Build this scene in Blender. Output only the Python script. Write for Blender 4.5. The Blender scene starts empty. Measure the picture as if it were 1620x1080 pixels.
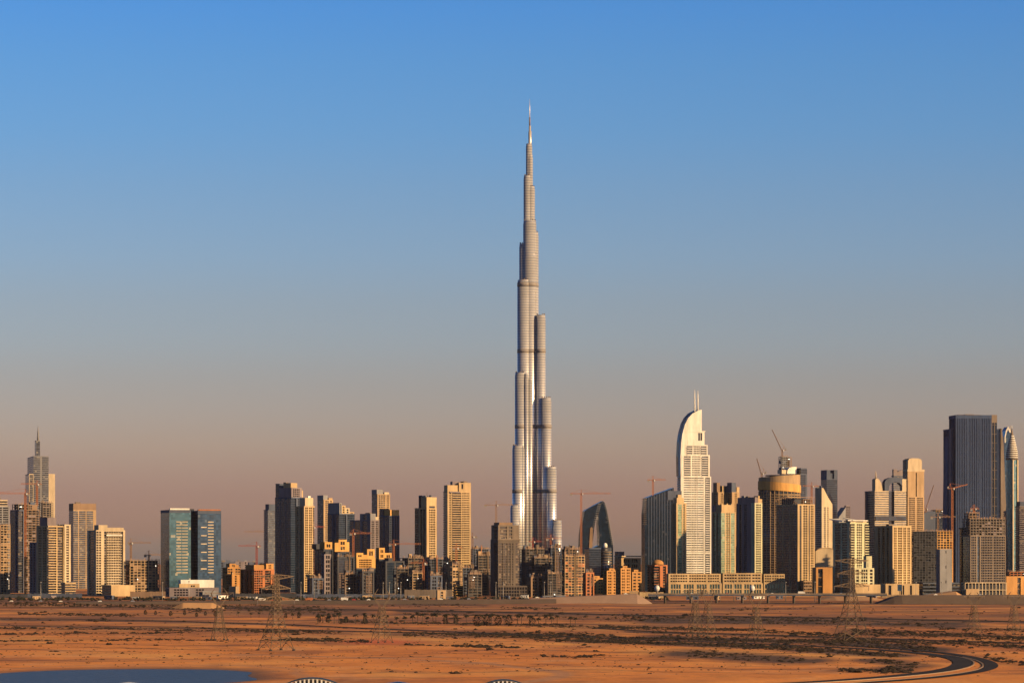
import bpy, math, random
import numpy as np
rnd = random.Random(11)
sc = bpy.context.scene
COL = sc.collection
F = 5000.0; CX = 810.0; YH = 882.0; CH = 52.0      # focal length and horizon in photograph pixels, camera height in metres
R_ = math.radians

def gpt(px, py, z=0.0):
    d = (CH - z) * F / (py - YH)
    return ((px - CX) / F * d, d)
def wx(px, D): return (px - CX) / F * D
def wz(py, D): return CH + (YH - py) * D / F

# ------------------------------------------------------------------ materials
def newmat(name):
    m = bpy.data.materials.new(name); m.use_nodes = True
    nt = m.node_tree
    return m, nt, nt.nodes, nt.links, nt.nodes['Principled BSDF']

def wall_mat(name, col, rough=.85, var=.30, scale=.07, streak=True):
    m, nt, n, l, p = newmat(name)
    tc = n.new('ShaderNodeTexCoord'); mp = n.new('ShaderNodeMapping')
    mp.inputs['Scale'].default_value = (1, 1, .25 if streak else 1)
    l.new(tc.outputs['Object'], mp.inputs['Vector'])
    a = n.new('ShaderNodeTexNoise'); a.inputs['Scale'].default_value = scale; a.inputs['Detail'].default_value = 6
    a.inputs['Roughness'].default_value = .65
    l.new(mp.outputs[0], a.inputs['Vector'])
    mr = n.new('ShaderNodeMapRange'); mr.inputs['From Min'].default_value = .3; mr.inputs['From Max'].default_value = .7
    mr.inputs['To Min'].default_value = 1 - var; mr.inputs['To Max'].default_value = 1 + var
    l.new(a.outputs['Fac'], mr.inputs['Value'])
    oi = n.new('ShaderNodeObjectInfo')
    mr2 = n.new('ShaderNodeMapRange'); mr2.inputs['To Min'].default_value = .9; mr2.inputs['To Max'].default_value = 1.08
    l.new(oi.outputs['Random'], mr2.inputs['Value'])
    mu = n.new('ShaderNodeMath'); mu.operation = 'MULTIPLY'
    l.new(mr.outputs[0], mu.inputs[0]); l.new(mr2.outputs[0], mu.inputs[1])
    vm = n.new('ShaderNodeVectorMath'); vm.operation = 'SCALE'; vm.inputs[0].default_value = col
    l.new(mu.outputs[0], vm.inputs['Scale'])
    l.new(vm.outputs[0], p.inputs['Base Color'])
    p.inputs['Roughness'].default_value = rough
    return m

def glass_mat(name, col, metal=.3, rough=.14, blind=.1, blindcol=(.3, .26, .2), var=.5, cell=(3.2, 3.2, 3.5)):
    m, nt, n, l, p = newmat(name)
    tc = n.new('ShaderNodeTexCoord')
    dv = n.new('ShaderNodeVectorMath'); dv.operation = 'DIVIDE'; dv.inputs[1].default_value = cell
    l.new(tc.outputs['Object'], dv.inputs[0])
    ad = n.new('ShaderNodeVectorMath'); ad.operation = 'ADD'; ad.inputs[1].default_value = (.37, .41, .13)
    l.new(dv.outputs[0], ad.inputs[0])
    fl = n.new('ShaderNodeVectorMath'); fl.operation = 'FLOOR'; l.new(ad.outputs[0], fl.inputs[0])
    wn = n.new('ShaderNodeTexWhiteNoise'); l.new(fl.outputs[0], wn.inputs['Vector'])
    mr = n.new('ShaderNodeMapRange'); mr.inputs['To Min'].default_value = 1 - var; mr.inputs['To Max'].default_value = 1 + var
    l.new(wn.outputs['Value'], mr.inputs['Value'])
    vm = n.new('ShaderNodeVectorMath'); vm.operation = 'SCALE'; vm.inputs[0].default_value = col
    l.new(mr.outputs[0], vm.inputs['Scale'])
    sep = n.new('ShaderNodeSeparateColor'); l.new(wn.outputs['Color'], sep.inputs[0])
    lt = n.new('ShaderNodeMath'); lt.operation = 'LESS_THAN'; lt.inputs[1].default_value = blind
    l.new(sep.outputs[1], lt.inputs[0])
    mx = n.new('ShaderNodeMix'); mx.data_type = 'RGBA'; mx.inputs['B'].default_value = (*blindcol, 1)
    l.new(lt.outputs[0], mx.inputs['Factor']); l.new(vm.outputs[0], mx.inputs['A'])
    l.new(mx.outputs['Result'], p.inputs['Base Color'])
    mm = n.new('ShaderNodeMath'); mm.operation = 'MULTIPLY_ADD'; mm.inputs[1].default_value = -metal; mm.inputs[2].default_value = metal
    l.new(lt.outputs[0], mm.inputs[0]); l.new(mm.outputs[0], p.inputs['Metallic'])
    rr = n.new('ShaderNodeMath'); rr.operation = 'MULTIPLY_ADD'; rr.inputs[1].default_value = .12; rr.inputs[2].default_value = rough
    l.new(sep.outputs[2], rr.inputs[0]); l.new(rr.outputs[0], p.inputs['Roughness'])
    return m

def plain(name, col, rough=.6, metal=0.0):
    return wall_mat_m(name, col, rough, metal)
def wall_mat_m(name, col, rough, metal):
    m = wall_mat(name, col, rough, .12, .5, False)
    m.node_tree.nodes['Principled BSDF'].inputs['Metallic'].default_value = metal
    return m

W = {k: wall_mat('wall_' + k, c) for k, c in dict(
    cream=(.54, .38, .20), pale=(.61, .48, .31), white=(.82, .78, .68), tan=(.46, .31, .17), brown=(.27, .175, .11),
    conc=(.215, .168, .13), concdark=(.115, .092, .076), ribblue=(.048, .083, .175), grey=(.27, .265, .27), slate=(.085, .105, .155), dark=(.055, .058, .07), ochre=(.50, .25, .08),  # the darker concrete paints shade into the half-built blocks
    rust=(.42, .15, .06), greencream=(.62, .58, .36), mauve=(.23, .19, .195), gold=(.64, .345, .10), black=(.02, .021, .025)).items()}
G = {
    'dk': glass_mat('glass_dark', (.012, .015, .022), .05, .14, .17, (.17, .14, .105)),
    'blue': glass_mat('glass_blue', (.05, .11, .19), .55, .10, .02, (.1, .15, .2), .3),
    'navy': glass_mat('glass_navy', (.012, .028, .055), .3, .14, .02, (.05, .06, .08), .3), 'ribbed': glass_mat('glass_ribbed', (.026, .05, .11), .25, .3, 0, (.05, .06, .08), .12),
    'teal': glass_mat('glass_teal', (.085, .19, .235), .6, .14, .04, (.35, .36, .3), .25),
    'grey': glass_mat('glass_grey', (.09, .10, .12), .4, .18, .08, (.25, .23, .2), .35),
    'green': glass_mat('glass_green', (.20, .30, .22), .5, .2, .06, (.4, .38, .28), .25),
}
M_asphalt = wall_mat('asphalt', (.042, .040, .043), 1.0, .25, .03, False); M_asphalt.node_tree.nodes['Principled BSDF'].inputs['Specular IOR Level'].default_value = .1
M_kerb = wall_mat('kerb_concrete', (.34, .23, .15), .9, .15, .1, False)
M_emb = wall_mat('bank_earth', (.115, .082, .062), .95, .3, .02, False)
M_embc = wall_mat('bank_concrete', (.33, .22, .16), .95, .2, .03, False)
M_sandbank = wall_mat('bank_sand', (.50, .29, .14), .95, .2, .03, False)
M_red = plain('crane_red', (.40, .085, .05), .6)
M_orange = plain('crane_orange', (.44, .155, .06), .6)
M_crbrown = plain('crane_brown', (.34, .20, .12), .6)
M_steel = plain('galvanised_steel', (.17, .115, .07), .75, .1)
M_white = plain('white_paint', (.8, .77, .7), .5)
M_cwt = plain('counterweight_concrete', (.3, .28, .26), .8)
M_foot = plain('footing_dark', (.05, .04, .035), .9)
M_bark = plain('palm_bark', (.10, .07, .045), .95)
M_leaf = plain('palm_leaf', (.022, .022, .010), .9)
M_leaf2 = plain('tree_leaf', (.013, .015, .008), .9)
M_scrub = plain('scrub_leaf', (.030, .019, .009), .95)
M_glow = plain('lit_work_lamp', (.9, .9, .85), .5); M_glow.node_tree.nodes['Principled BSDF'].inputs['Emission Color'].default_value = (1, .9, .72, 1); M_glow.node_tree.nodes['Principled BSDF'].inputs['Emission Strength'].default_value = 2.5
M_lamp = plain('lamp_post', (.35, .32, .28), .5, .4)

# ------------------------------------------------------------------ mesh builder
class MB:
    def __init__(s): s.v = []; s.f = []; s.sm = []
    def add(s, vs, fs, smooth=False):
        b = len(s.v); s.v += vs
        for f in fs: s.f.append(tuple(b + i for i in f)); s.sm.append(smooth)
    def box(s, x0, x1, y0, y1, z0, z1):
        if x1 < x0: x0, x1 = x1, x0
        if y1 < y0: y0, y1 = y1, y0
        s.add([(x0, y0, z0), (x1, y0, z0), (x1, y1, z0), (x0, y1, z0), (x0, y0, z1), (x1, y0, z1), (x1, y1, z1), (x0, y1, z1)],
              [(0, 3, 2, 1), (4, 5, 6, 7), (0, 1, 5, 4), (1, 2, 6, 5), (2, 3, 7, 6), (3, 0, 4, 7)])
    def bar(s, a, b, r, r2=None):
        a = np.array(a, float); b = np.array(b, float); d = b - a; L = np.linalg.norm(d)
        if L < 1e-6: return
        d /= L; u = np.cross(d, (0, 0, 1.0))
        if np.linalg.norm(u) < .1: u = np.cross(d, (0, 1.0, 0))
        u /= np.linalg.norm(u); w = np.cross(d, u); r2 = r if r2 is None else r2
        vs = [tuple(a + q * r) for q in (u + w, u - w, -u - w, w - u)] + [tuple(b + q * r2) for q in (u + w, u - w, -u - w, w - u)]
        s.add(vs, [(0, 1, 2, 3), (7, 6, 5, 4), (0, 4, 5, 1), (1, 5, 6, 2), (2, 6, 7, 3), (3, 7, 4, 0)])
    def lathe(s, cx, cy, prof, n=28, smooth=True, a0=0, a1=2 * math.pi):
        b = len(s.v); full = abs(a1 - a0 - 2 * math.pi) < 1e-6; k = n if full else n + 1
        for r, z in prof:
            for i in range(k):
                a = a0 + (a1 - a0) * i / n
                s.v.append((cx + r * math.cos(a), cy + r * math.sin(a), z))
        for j in range(len(prof) - 1):
            for i in range(n):
                i2 = (i + 1) % k
                s.f.append((b + j * k + i, b + j * k + i2, b + (j + 1) * k + i2, b + (j + 1) * k + i)); s.sm.append(smooth)
        if full:
            s.f.append(tuple(b + (len(prof) - 1) * k + i for i in range(n))); s.sm.append(False)
            s.f.append(tuple(b + n - 1 - i for i in range(n))); s.sm.append(False)
    def prism_xz(s, poly, y0, y1):
        n = len(poly); a = sum(poly[i][0] * poly[(i + 1) % n][1] - poly[(i + 1) % n][0] * poly[i][1] for i in range(n))
        if a < 0: poly = poly[::-1]
        s.add([(x, y0, z) for x, z in poly] + [(x, y1, z) for x, z in poly],
              [tuple(range(n)), tuple(range(2 * n - 1, n - 1, -1))] + [(i, i + n, (i + 1) % n + n, (i + 1) % n) for i in range(n)])
    def prism_xy(s, poly, z0, z1):
        n = len(poly); a = sum(poly[i][0] * poly[(i + 1) % n][1] - poly[(i + 1) % n][0] * poly[i][1] for i in range(n))
        if a < 0: poly = poly[::-1]
        s.add([(x, y, z0) for x, y in poly] + [(x, y, z1) for x, y in poly],
              [tuple(range(n - 1, -1, -1)), tuple(range(n, 2 * n))] + [(i, (i + 1) % n, (i + 1) % n + n, i + n) for i in range(n)])
    def build(s, name, mat, parent=None, label=None):
        me = bpy.data.meshes.new(name); me.from_pydata(s.v, [], s.f); me.materials.append(mat)
        if any(s.sm): me.polygons.foreach_set('use_smooth', s.sm)
        me.update()
        o = bpy.data.objects.new(name, me); COL.objects.link(o)
        if parent: o.parent = parent
        if label: o['label'] = label
        return o

def tag(o, label=None, cat=None, group=None, kind=None):
    for k, v in (('label', label), ('category', cat), ('group', group), ('kind', kind)):
        if v: o[k] = v
    return o
def empty(name, loc, rz=0.0):
    o = bpy.data.objects.new(name, None); COL.objects.link(o); o.location = loc; o.rotation_euler = (0, 0, rz); o.empty_display_size = 5
    return o
def copy_tree(o, parent=None):
    c = o.copy(); COL.objects.link(c)
    if parent: c.parent = parent
    for ch in list(o.children): copy_tree(ch, c)
    return c

# ------------------------------------------------------------------ buildings
def bays(spec, a0, a1):
    t = [(s[0], float(s[1:])) for s in spec.split()]
    tot = sum(w for _, w in t); x = a0; out = []
    for k, w in t:
        x2 = x + (a1 - a0) * w / tot; out.append((k, x, x2)); x = x2
    return out

class B:
    """A building with a corner edge at pixel xm and distance D: face R (local x) faces the sun side, face L (local y) the other."""
    def __init__(s, name, label, x0, xm, x1, D, phi=35, cat='tower', group=None, dep=None, wall='cream', glass='dk', fh=3.5):
        s.D = D; s.ph = R_(phi); s.cx = wx(xm, D); s.wall = wall; s.glass = glass; s.fh = fh
        s.root = tag(empty(name, (s.cx, D, 0), s.ph), label, cat, group)
        s.wR = s.rx(x1)
        s.wL = dep if dep else (s.ly(x0) if x0 < xm else 30.0)
    def rx(s, px): q = px - CX; return (q * s.D - F * s.cx) / (F * math.cos(s.ph) - q * math.sin(s.ph))
    def ly(s, px): q = px - CX; return (F * s.cx - q * s.D) / (q * math.cos(s.ph) + F * math.sin(s.ph))
    def z(s, py): return max(0.0, wz(py, s.D))
    def blk(s, R, L=None, yt=None, yb=None, x=(0, 1), y=(0, 1), wall=None, glass=None, fh=None, sp=.36, dep=2.0, par=2.0, px=None, fin=None, name='wall'):
        """One box volume with modelled facades. x, y: fractions of the footprint; px: pixel range along R instead of x."""
        wall = W[wall or s.wall]; glass = G[glass or s.glass]; fh = fh or s.fh
        x0, x1 = (s.rx(px[0]), s.rx(px[1])) if px else (x[0] * s.wR, x[1] * s.wR)
        y0, y1 = y[0] * s.wL, y[1] * s.wL
        z0 = s.z(yb) if yb else 0.0; z1 = s.z(yt)
        wm = MB(); wm.box(x0 + dep, x1, y0 + dep, y1, z0, z1 - .8)
        zt = z1 - par
        wm.box(x0, x1, y0, y0 + dep, zt, z1); wm.box(x0, x0 + dep, y0 + dep, y1, zt, z1)
        wm.box(x1 - .4, x1, y0 + dep, y1 - .4, z1 - .8, z1); wm.box(x0 + dep, x1, y1 - .4, y1, z1 - .8, z1)
        nf = max(1, round((zt - z0) / fh)); h = (zt - z0) / nf
        for spec, W0, W1, ax in ((R, x0, x1, 0), (L, y0 + dep, y1, 1)):
            if not spec: spec = 'p1'
            def bx(mb, a0, a1, d0, d1, c0, c1):
                if ax == 0: mb.box(a0, a1, y0 + d0, y0 + d1, c0, c1)
                else: mb.box(x0 + d0, x0 + d1, a0, a1, c0, c1)
            for k, a, b in bays(spec, W0, W1):
                if k == 'p': bx(wm, a, b, 0, dep, z0, zt)
                elif k in 'wW':
                    n = max(1, round((b - a) / (3.6 if k == 'w' else 2.6))); q = (b - a) / n; mu = .75 if k == 'w' else .5
                    for i in range(n + 1):
                        l0 = a if i == 0 else a + i * q - mu / 2; l1 = b if i == n else (a + i * q + mu / 2)
                        if i == 0: l1 = a + mu / 2
                        if i == n: l0 = b - mu / 2
                        bx(wm, l0, l1, 0, dep, z0, zt)
                    for j in range(nf):
                        for i in range(n):
                            bx(wm, a + i * q + mu / 2, a + (i + 1) * q - mu / 2, .08, dep, z0 + j * h, z0 + (j + sp) * h)
                    g = MB(); bx(g, a + .1, b - .1, dep - .5, dep - .1, z0 + .1, zt - .1); g.build('window_column', glass, s.root)
                elif k == 'r':
                    for j in range(nf): bx(wm, a, b, 0, dep, z0 + j * h, z0 + (j + sp) * h)
                    g = MB(); bx(g, a + .1, b - .1, dep - .8, dep - .1, z0 + .1, zt - .1); g.build('window_column', glass, s.root)
                elif k == 'g':
                    g = MB(); bx(g, a + .05, b - .05, .15, dep - .1, z0 + .05, zt - .05); g.build('glazing', glass, s.root)
                    for j in range(nf): bx(wm, a, b, -.1, .5, z0 + j * h, z0 + j * h + (fin or .4))
                elif k == 'd':
                    g = MB(); bx(g, a, b, dep - .25, dep - .1, z0 + .1, zt - .1); g.build('window_column', glass, s.root)
                    for j in range(nf): bx(wm, a, b, dep - .5, dep, z0 + j * h, z0 + j * h + .6)
                elif k == 'b':
                    g = MB(); bx(g, a + .05, b - .05, dep - .25, dep - .1, z0 + .1, zt - .1); g.build('window_column', glass, s.root)
                    m = MB()
                    for j in range(nf):
                        zz = z0 + j * h
                        bx(m, a, b, -1.4, -1.2, zz, zz + 1.25); bx(m, a, b, -1.2, dep - .3, zz, zz + .3)
                        bx(m, a, a + .2, -1.2, 0, zz + .3, zz + 1.25); bx(m, b - .2, b, -1.2, 0, zz + .3, zz + 1.25)
                    m.build('balcony_bay', wall, s.root)
                elif k == 'v':
                    g = MB(); bx(g, a, b, .6, dep - .1, z0, zt); g.build('glazing', glass, s.root)
                    n = max(2, round((b - a) / 4.2)); q = (b - a) / n
                    for i in range(n): bx(wm, a + i * q, a + i * q + 1.0, -.3, dep, z0, zt)
                    for j in range(0, nf, 4): bx(wm, a, b, .3, .6, z0 + j * h, z0 + j * h + .5)
        return wm.build(name, wall, s.root)
    def box(s, name, mat, x0, x1, y0, y1, z0, z1):
        m = MB(); m.box(x0, x1, y0, y1, z0, z1); return m.build(name, mat, s.root)
    def pxbox(s, name, mat, pa, pb, yt, yb, d0, d1):
        m = MB(); m.box(s.rx(pa), s.rx(pb), d0, d1, s.z(yb), s.z(yt)); return m.build(name, mat, s.root)
    def poly(s, name, mat, pts, d0, d1):
        m = MB(); m.prism_xz([(s.rx(p), s.z(q)) for p, q in pts], d0, d1); return m.build(name, mat, s.root)
    def roof(s, yt, n=3, x=(.1, .9), y=(.1, .9), mat=None, hmax=4, mast=0):
        z = s.z(yt) - .75
        for i in range(n):
            a = rnd.uniform(x[0], x[1] - .2) * s.wR; b = rnd.uniform(y[0], y[1] - .2) * s.wL
            m = MB(); m.box(a, a + rnd.uniform(.12, .25) * s.wR, b, b + rnd.uniform(.12, .25) * s.wL, z, z + rnd.uniform(2, hmax) + .07 * i)
            last = m.build('roof_plant', W[mat or rnd.choice(['grey', 'conc', 'slate'])], s.root)
        for i in range(mast):
            a = rnd.uniform(*x) * s.wR; b = rnd.uniform(*y) * s.wL
            m = MB(); m.bar((a, b, z), (a, b, z + rnd.uniform(6, 11)), .3, .12); m.build('roof_mast', M_steel, last)
    def clutter(s, yt, n=3, hoist=True):
        # scaffolding patches on the sunny face, a hoist mast and irregular rooms and formwork on the roof
        z1 = s.z(yt); x = 0
        for i in range(n):
            xa = rnd.uniform(0, .7) * s.wR; xb = min(s.wR, xa + rnd.uniform(6, 14)); za = rnd.uniform(0, .5) * z1; zb_ = min(z1 + rnd.uniform(-4, 4), za + rnd.uniform(.3, .7) * z1); m = MB(); d = -1.6 - .25 * i
            for X in np.arange(xa, xb + .1, 2.6): m.bar((X, d, za), (X, d, zb_), .12)
            for Z_ in np.arange(za + 1, zb_, 2.4): m.bar((xa, d, Z_), (xb, d, Z_), .13); m.bar((xa, d + .2, Z_), (xa, 0, Z_), .1)
            m.build('scaffold', M_crbrown, s.root)
        if hoist: X = rnd.uniform(.2, .8) * s.wR; m = MB(); m.bar((X, -2.8, 0), (X, -2.8, z1 + 6), .55); m.build('hoist_mast', M_orange if rnd.random() < .5 else M_steel, s.root)
        for i in range(4):
            X = rnd.uniform(0, .8) * s.wR; Y = rnd.uniform(.02, .6) * s.wL; m = MB(); m.box(X, X + rnd.uniform(2, 6), Y, Y + rnd.uniform(2, 6), z1 + .03, z1 + rnd.uniform(1.5, 6)); m.build('roof_room', W[rnd.choice(['conc', 'concdark', 'tan', 'brown', 'slate'])], s.root)
        m = MB()
        xs_ = sorted(rnd.uniform(0, 1) * s.wR for _ in range(14)); Y = .4; pv = None
        for X in xs_:
            t = (X, Y, z1 + rnd.uniform(1.5, 5)); m.bar((X, Y, z1), t, .17); m.bar(pv, (X, Y, z1 + 1.3), .12) if pv else None; pv = (X, Y, z1 + 1.3)
        m.build('formwork_frame', M_crbrown, s.root)
    def frame(s, yt, yb=None, x=(0, 1), y=(0, 1), wall='conc', fh=3.6, colw=6.0, infill=.3, fillm='mauve', slab=.8, jag=True, colm=None, px=None, rails=True):
        """Bare concrete frame under construction: slabs, columns, scattered infill walls and an inner core coloured dark to stand in for interior shade."""
        x0, x1 = (s.rx(px[0]), s.rx(px[1])) if px else (x[0] * s.wR, x[1] * s.wR)
        y0, y1 = y[0] * s.wL, y[1] * s.wL
        z0 = s.z(yb) if yb else 0.0; z1 = s.z(yt); nf = max(2, round((z1 - z0) / fh)); h = (z1 - z0) / nf
        sl = MB()
        nx = max(1, round((x1 - x0) / colw)); ny = max(1, round((y1 - y0) / colw)); qx = (x1 - x0) / nx; qy = (y1 - y0) / ny
        for j in range(nf + 1):
            sl.box(x0 - .3, x1 + .3, y0 - .3, y1 + .3, z0 + j * h - slab, z0 + j * h) if j else None
        for i in range(nx + 1):
            cm = MB(); X = x0 + i * qx; cm.box(X - .45, X + .45, y0 - .05, y0 + .8, z0, z1 - slab - .02); cm.build('column', W[colm or wall], s.root)
        for i in range(1, ny + 1):
            cm = MB(); Y = y0 + i * qy; cm.box(x0 - .05, x0 + .8, Y - .45, Y + .45, z0, z1 - slab - .02); cm.build('column', W[colm or wall], s.root)
        for j in range(nf):
            a, b = z0 + j * h, z0 + (j + 1) * h - slab
            if j < nf - 1:
                for i in range(nx):
                    t = rnd.random()
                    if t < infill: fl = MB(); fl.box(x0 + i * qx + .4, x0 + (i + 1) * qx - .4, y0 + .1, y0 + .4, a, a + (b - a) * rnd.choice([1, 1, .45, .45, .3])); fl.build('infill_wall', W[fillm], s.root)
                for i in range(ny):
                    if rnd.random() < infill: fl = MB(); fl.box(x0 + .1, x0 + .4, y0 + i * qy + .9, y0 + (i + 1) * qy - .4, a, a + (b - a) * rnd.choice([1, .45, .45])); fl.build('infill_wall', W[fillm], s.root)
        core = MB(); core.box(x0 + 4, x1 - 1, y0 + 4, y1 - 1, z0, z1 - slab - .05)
        core.build('dark_core', W['dark'], s.root)  # dark colour stands in for the shade between the open floors
        sl.build('floor_slab', W[wall], s.root)
        if jag:
            m = MB()
            for i in range(nx + 1):
                X = x0 + i * qx
                for Y in (y0 + .5, (y0 + y1) / 2):
                    if rnd.random() < .7: m.bar((X, Y, z1), (X, Y, z1 + rnd.uniform(1.2, 3.4)), .3)
            if rails:
                m.bar((x0, y0 + .5, z1 + 1.2), (x1, y0 + .5, z1 + 1.2), .15)
            m.build('starter_bars', M_crbrown, s.root)
        if wall != 'dark' and rails:
            for i in range(rnd.choice([0, 1, 1, 2])):
                X = x0 + rnd.uniform(.1, .9) * (x1 - x0); z_ = z0 + h * rnd.randrange(1, nf); m = MB(); m.lathe(X, y0 - .9, [(.15, z_ - .6), (.6, z_ - .3), (.6, z_ + .3), (.15, z_ + .6)], 8); m.build('work_lamp', M_glow, s.root)
SUN_EL = 17.0; SUN_AZ = 121.0; SUN_S = 5.0; SUN_C = (1.0, .66, .32)
SKY_S = .12; AIR = 1.0; DUST = 1.0; OZONE = 2.0; EXPO = 0.3; HAZE = 0.75e-5
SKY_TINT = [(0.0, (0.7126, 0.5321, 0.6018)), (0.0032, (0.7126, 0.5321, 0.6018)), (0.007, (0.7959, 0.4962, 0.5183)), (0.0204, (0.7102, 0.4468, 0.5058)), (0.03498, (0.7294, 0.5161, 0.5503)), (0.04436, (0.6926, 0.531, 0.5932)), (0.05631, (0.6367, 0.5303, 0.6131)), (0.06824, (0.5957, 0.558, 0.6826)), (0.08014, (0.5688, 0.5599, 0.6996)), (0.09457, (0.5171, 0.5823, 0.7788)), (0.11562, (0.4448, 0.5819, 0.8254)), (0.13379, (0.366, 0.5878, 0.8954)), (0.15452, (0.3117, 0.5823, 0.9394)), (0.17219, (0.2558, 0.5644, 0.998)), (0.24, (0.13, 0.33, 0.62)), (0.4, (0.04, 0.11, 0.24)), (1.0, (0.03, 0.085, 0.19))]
# ------------------------------------------------------------------ ground, roads, pond
def G2(pts): return np.array([gpt(x, y) for x, y in pts])
def smooth(pts, step=9.0, it=3):
    p = np.array(pts, float)
    for _ in range(it):
        q = [p[0]]
        for a, b in zip(p[:-1], p[1:]): q += [a * .75 + b * .25, a * .25 + b * .75]
        q.append(p[-1]); p = np.array(q)
    return p
ROADS = {  # name: (pixel polyline on the ground, width in metres)
 'curved_road': ([(-160, 975), (150, 979), (300, 982.5), (450, 987), (540, 991.5), (700, 998.5), (850, 1004), (1040, 1012), (1150, 1016), (1260, 1020.5), (1370, 1026), (1450, 1032), (1500, 1038), (1524, 1045), (1522, 1053), (1490, 1061), (1430, 1068), (1330, 1076), (1210, 1083), (1000, 1092)], 9.5),
 'outer_curved_road': ([(1330, 1020), (1430, 1026), (1510, 1034), (1556, 1043), (1572, 1052), (1560, 1060), (1515, 1067.5), (1450, 1074), (1350, 1081), (1230, 1089)], 6.5),
 'service_road': ([(-160, 987), (200, 990), (360, 993), (540, 997.5), (700, 1001), (780, 1003)], 7),
 'desert_road': ([(940, 993), (1040, 999), (1219, 1004), (1420, 1011), (1760, 1021)], 9),
 'far_road': ([(-200, 959), (300, 961), (640, 965), (760, 967), (900, 970), (1040, 973), (1150, 975), (1300, 976.5), (1450, 980), (1780, 985)], 16),
 'highway': ([(-400, 947.5), (200, 948.0), (700, 949), (1000, 950.5), (1400, 952), (2000, 953)], 34),
}
road_w = {k: (smooth(G2(p)), w) for k, (p, w) in ROADS.items()}
TRACK = smooth(G2([(380, 1033), (500, 1036), (600, 1039), (700, 1044.5), (800, 1052), (865, 1059), (895, 1066), (880, 1072), (820, 1079), (700, 1086)]))
def dist_poly(P, poly):
    d = np.full(len(P), 1e9)
    for a, b in zip(poly[:-1], poly[1:]):
        ab = b - a; t = np.clip(((P - a) @ ab) / (ab @ ab + 1e-9), 0, 1)
        d = np.minimum(d, np.hypot(*(P - a - t[:, None] * ab).T))
    return d
_rs = np.random.RandomState(5)
_w = [(_rs.uniform(0, 6.28), 2 * math.pi / lam, amp, _rs.uniform(0, 6.28)) for lam, amp in ((420, .5), (300, .4), (170, .32), (120, .3), (83, .22), (61, .2), (40, .16), (31, .14), (22, .1), (17, .09)) for _ in range(2)]
POND = (-176.0, 1393.0, 61.0, 97.0)
def pond_r(x, y):
    a = np.arctan2(y - POND[1], x - POND[0])
    return np.hypot((x - POND[0]) / POND[2], (y - POND[1]) / POND[3]) * (1 + .05 * np.sin(3 * a + 1) + .03 * np.sin(5 * a))
def ground_z(x, y):
    x = np.asarray(x, float); y = np.asarray(y, float)
    z = sum(.3 * amp * np.sin(k * (np.cos(th) * x + np.sin(th) * y) + ph + .8 * np.sin(.011 * x + th)) for th, k, amp, ph in _w)
    P = np.stack([x.ravel(), y.ravel()], 1); m = np.ones(len(P))
    for poly, w in road_w.values():
        t = np.clip((dist_poly(P, poly) - w * 1.0 - 4) / (w * 1.5), 0, 1); m *= t * t * (3 - 2 * t)
    z = z * m.reshape(z.shape)
    r = pond_r(x, y); t = np.clip((r - .92) / .6, 0, 1)
    z = z * t + (1 - t) * -1.6 * np.clip((1.25 - r) / .4, 0, 1)
    return z * np.clip((4100 - y) / 500, 0, 1)
ys = np.concatenate([[-1500, -200, 300, 700, 1000, 1150], np.arange(1230, 1700, 4.0), 1700 * (4100 / 1700) ** (np.arange(0, 330) / 329.0), [4300, 5000, 6500, 9000, 13000, 19000, 26000]])
ts = np.linspace(-1, 1, 380); ts = np.sign(ts) * (np.abs(ts) * .75 + np.abs(ts) ** 5 * 1.6)
def xs_for(y): return ts * max(y * .2, 500.0) if y < 6000 else ts * y * .35
V = np.array([[x, y] for y in ys for x in xs_for(y)])
Z = ground_z(V[:, 0], V[:, 1]); nX = len(ts)
gm = MB(); gm.v = [(a, b, c) for (a, b), c in zip(V, Z)]
gm.f = [(j * nX + i, j * nX + i + 1, (j + 1) * nX + i + 1, (j + 1) * nX + i) for j in range(len(ys) - 1) for i in range(nX - 1)]; gm.sm = [True] * len(gm.f)

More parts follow.
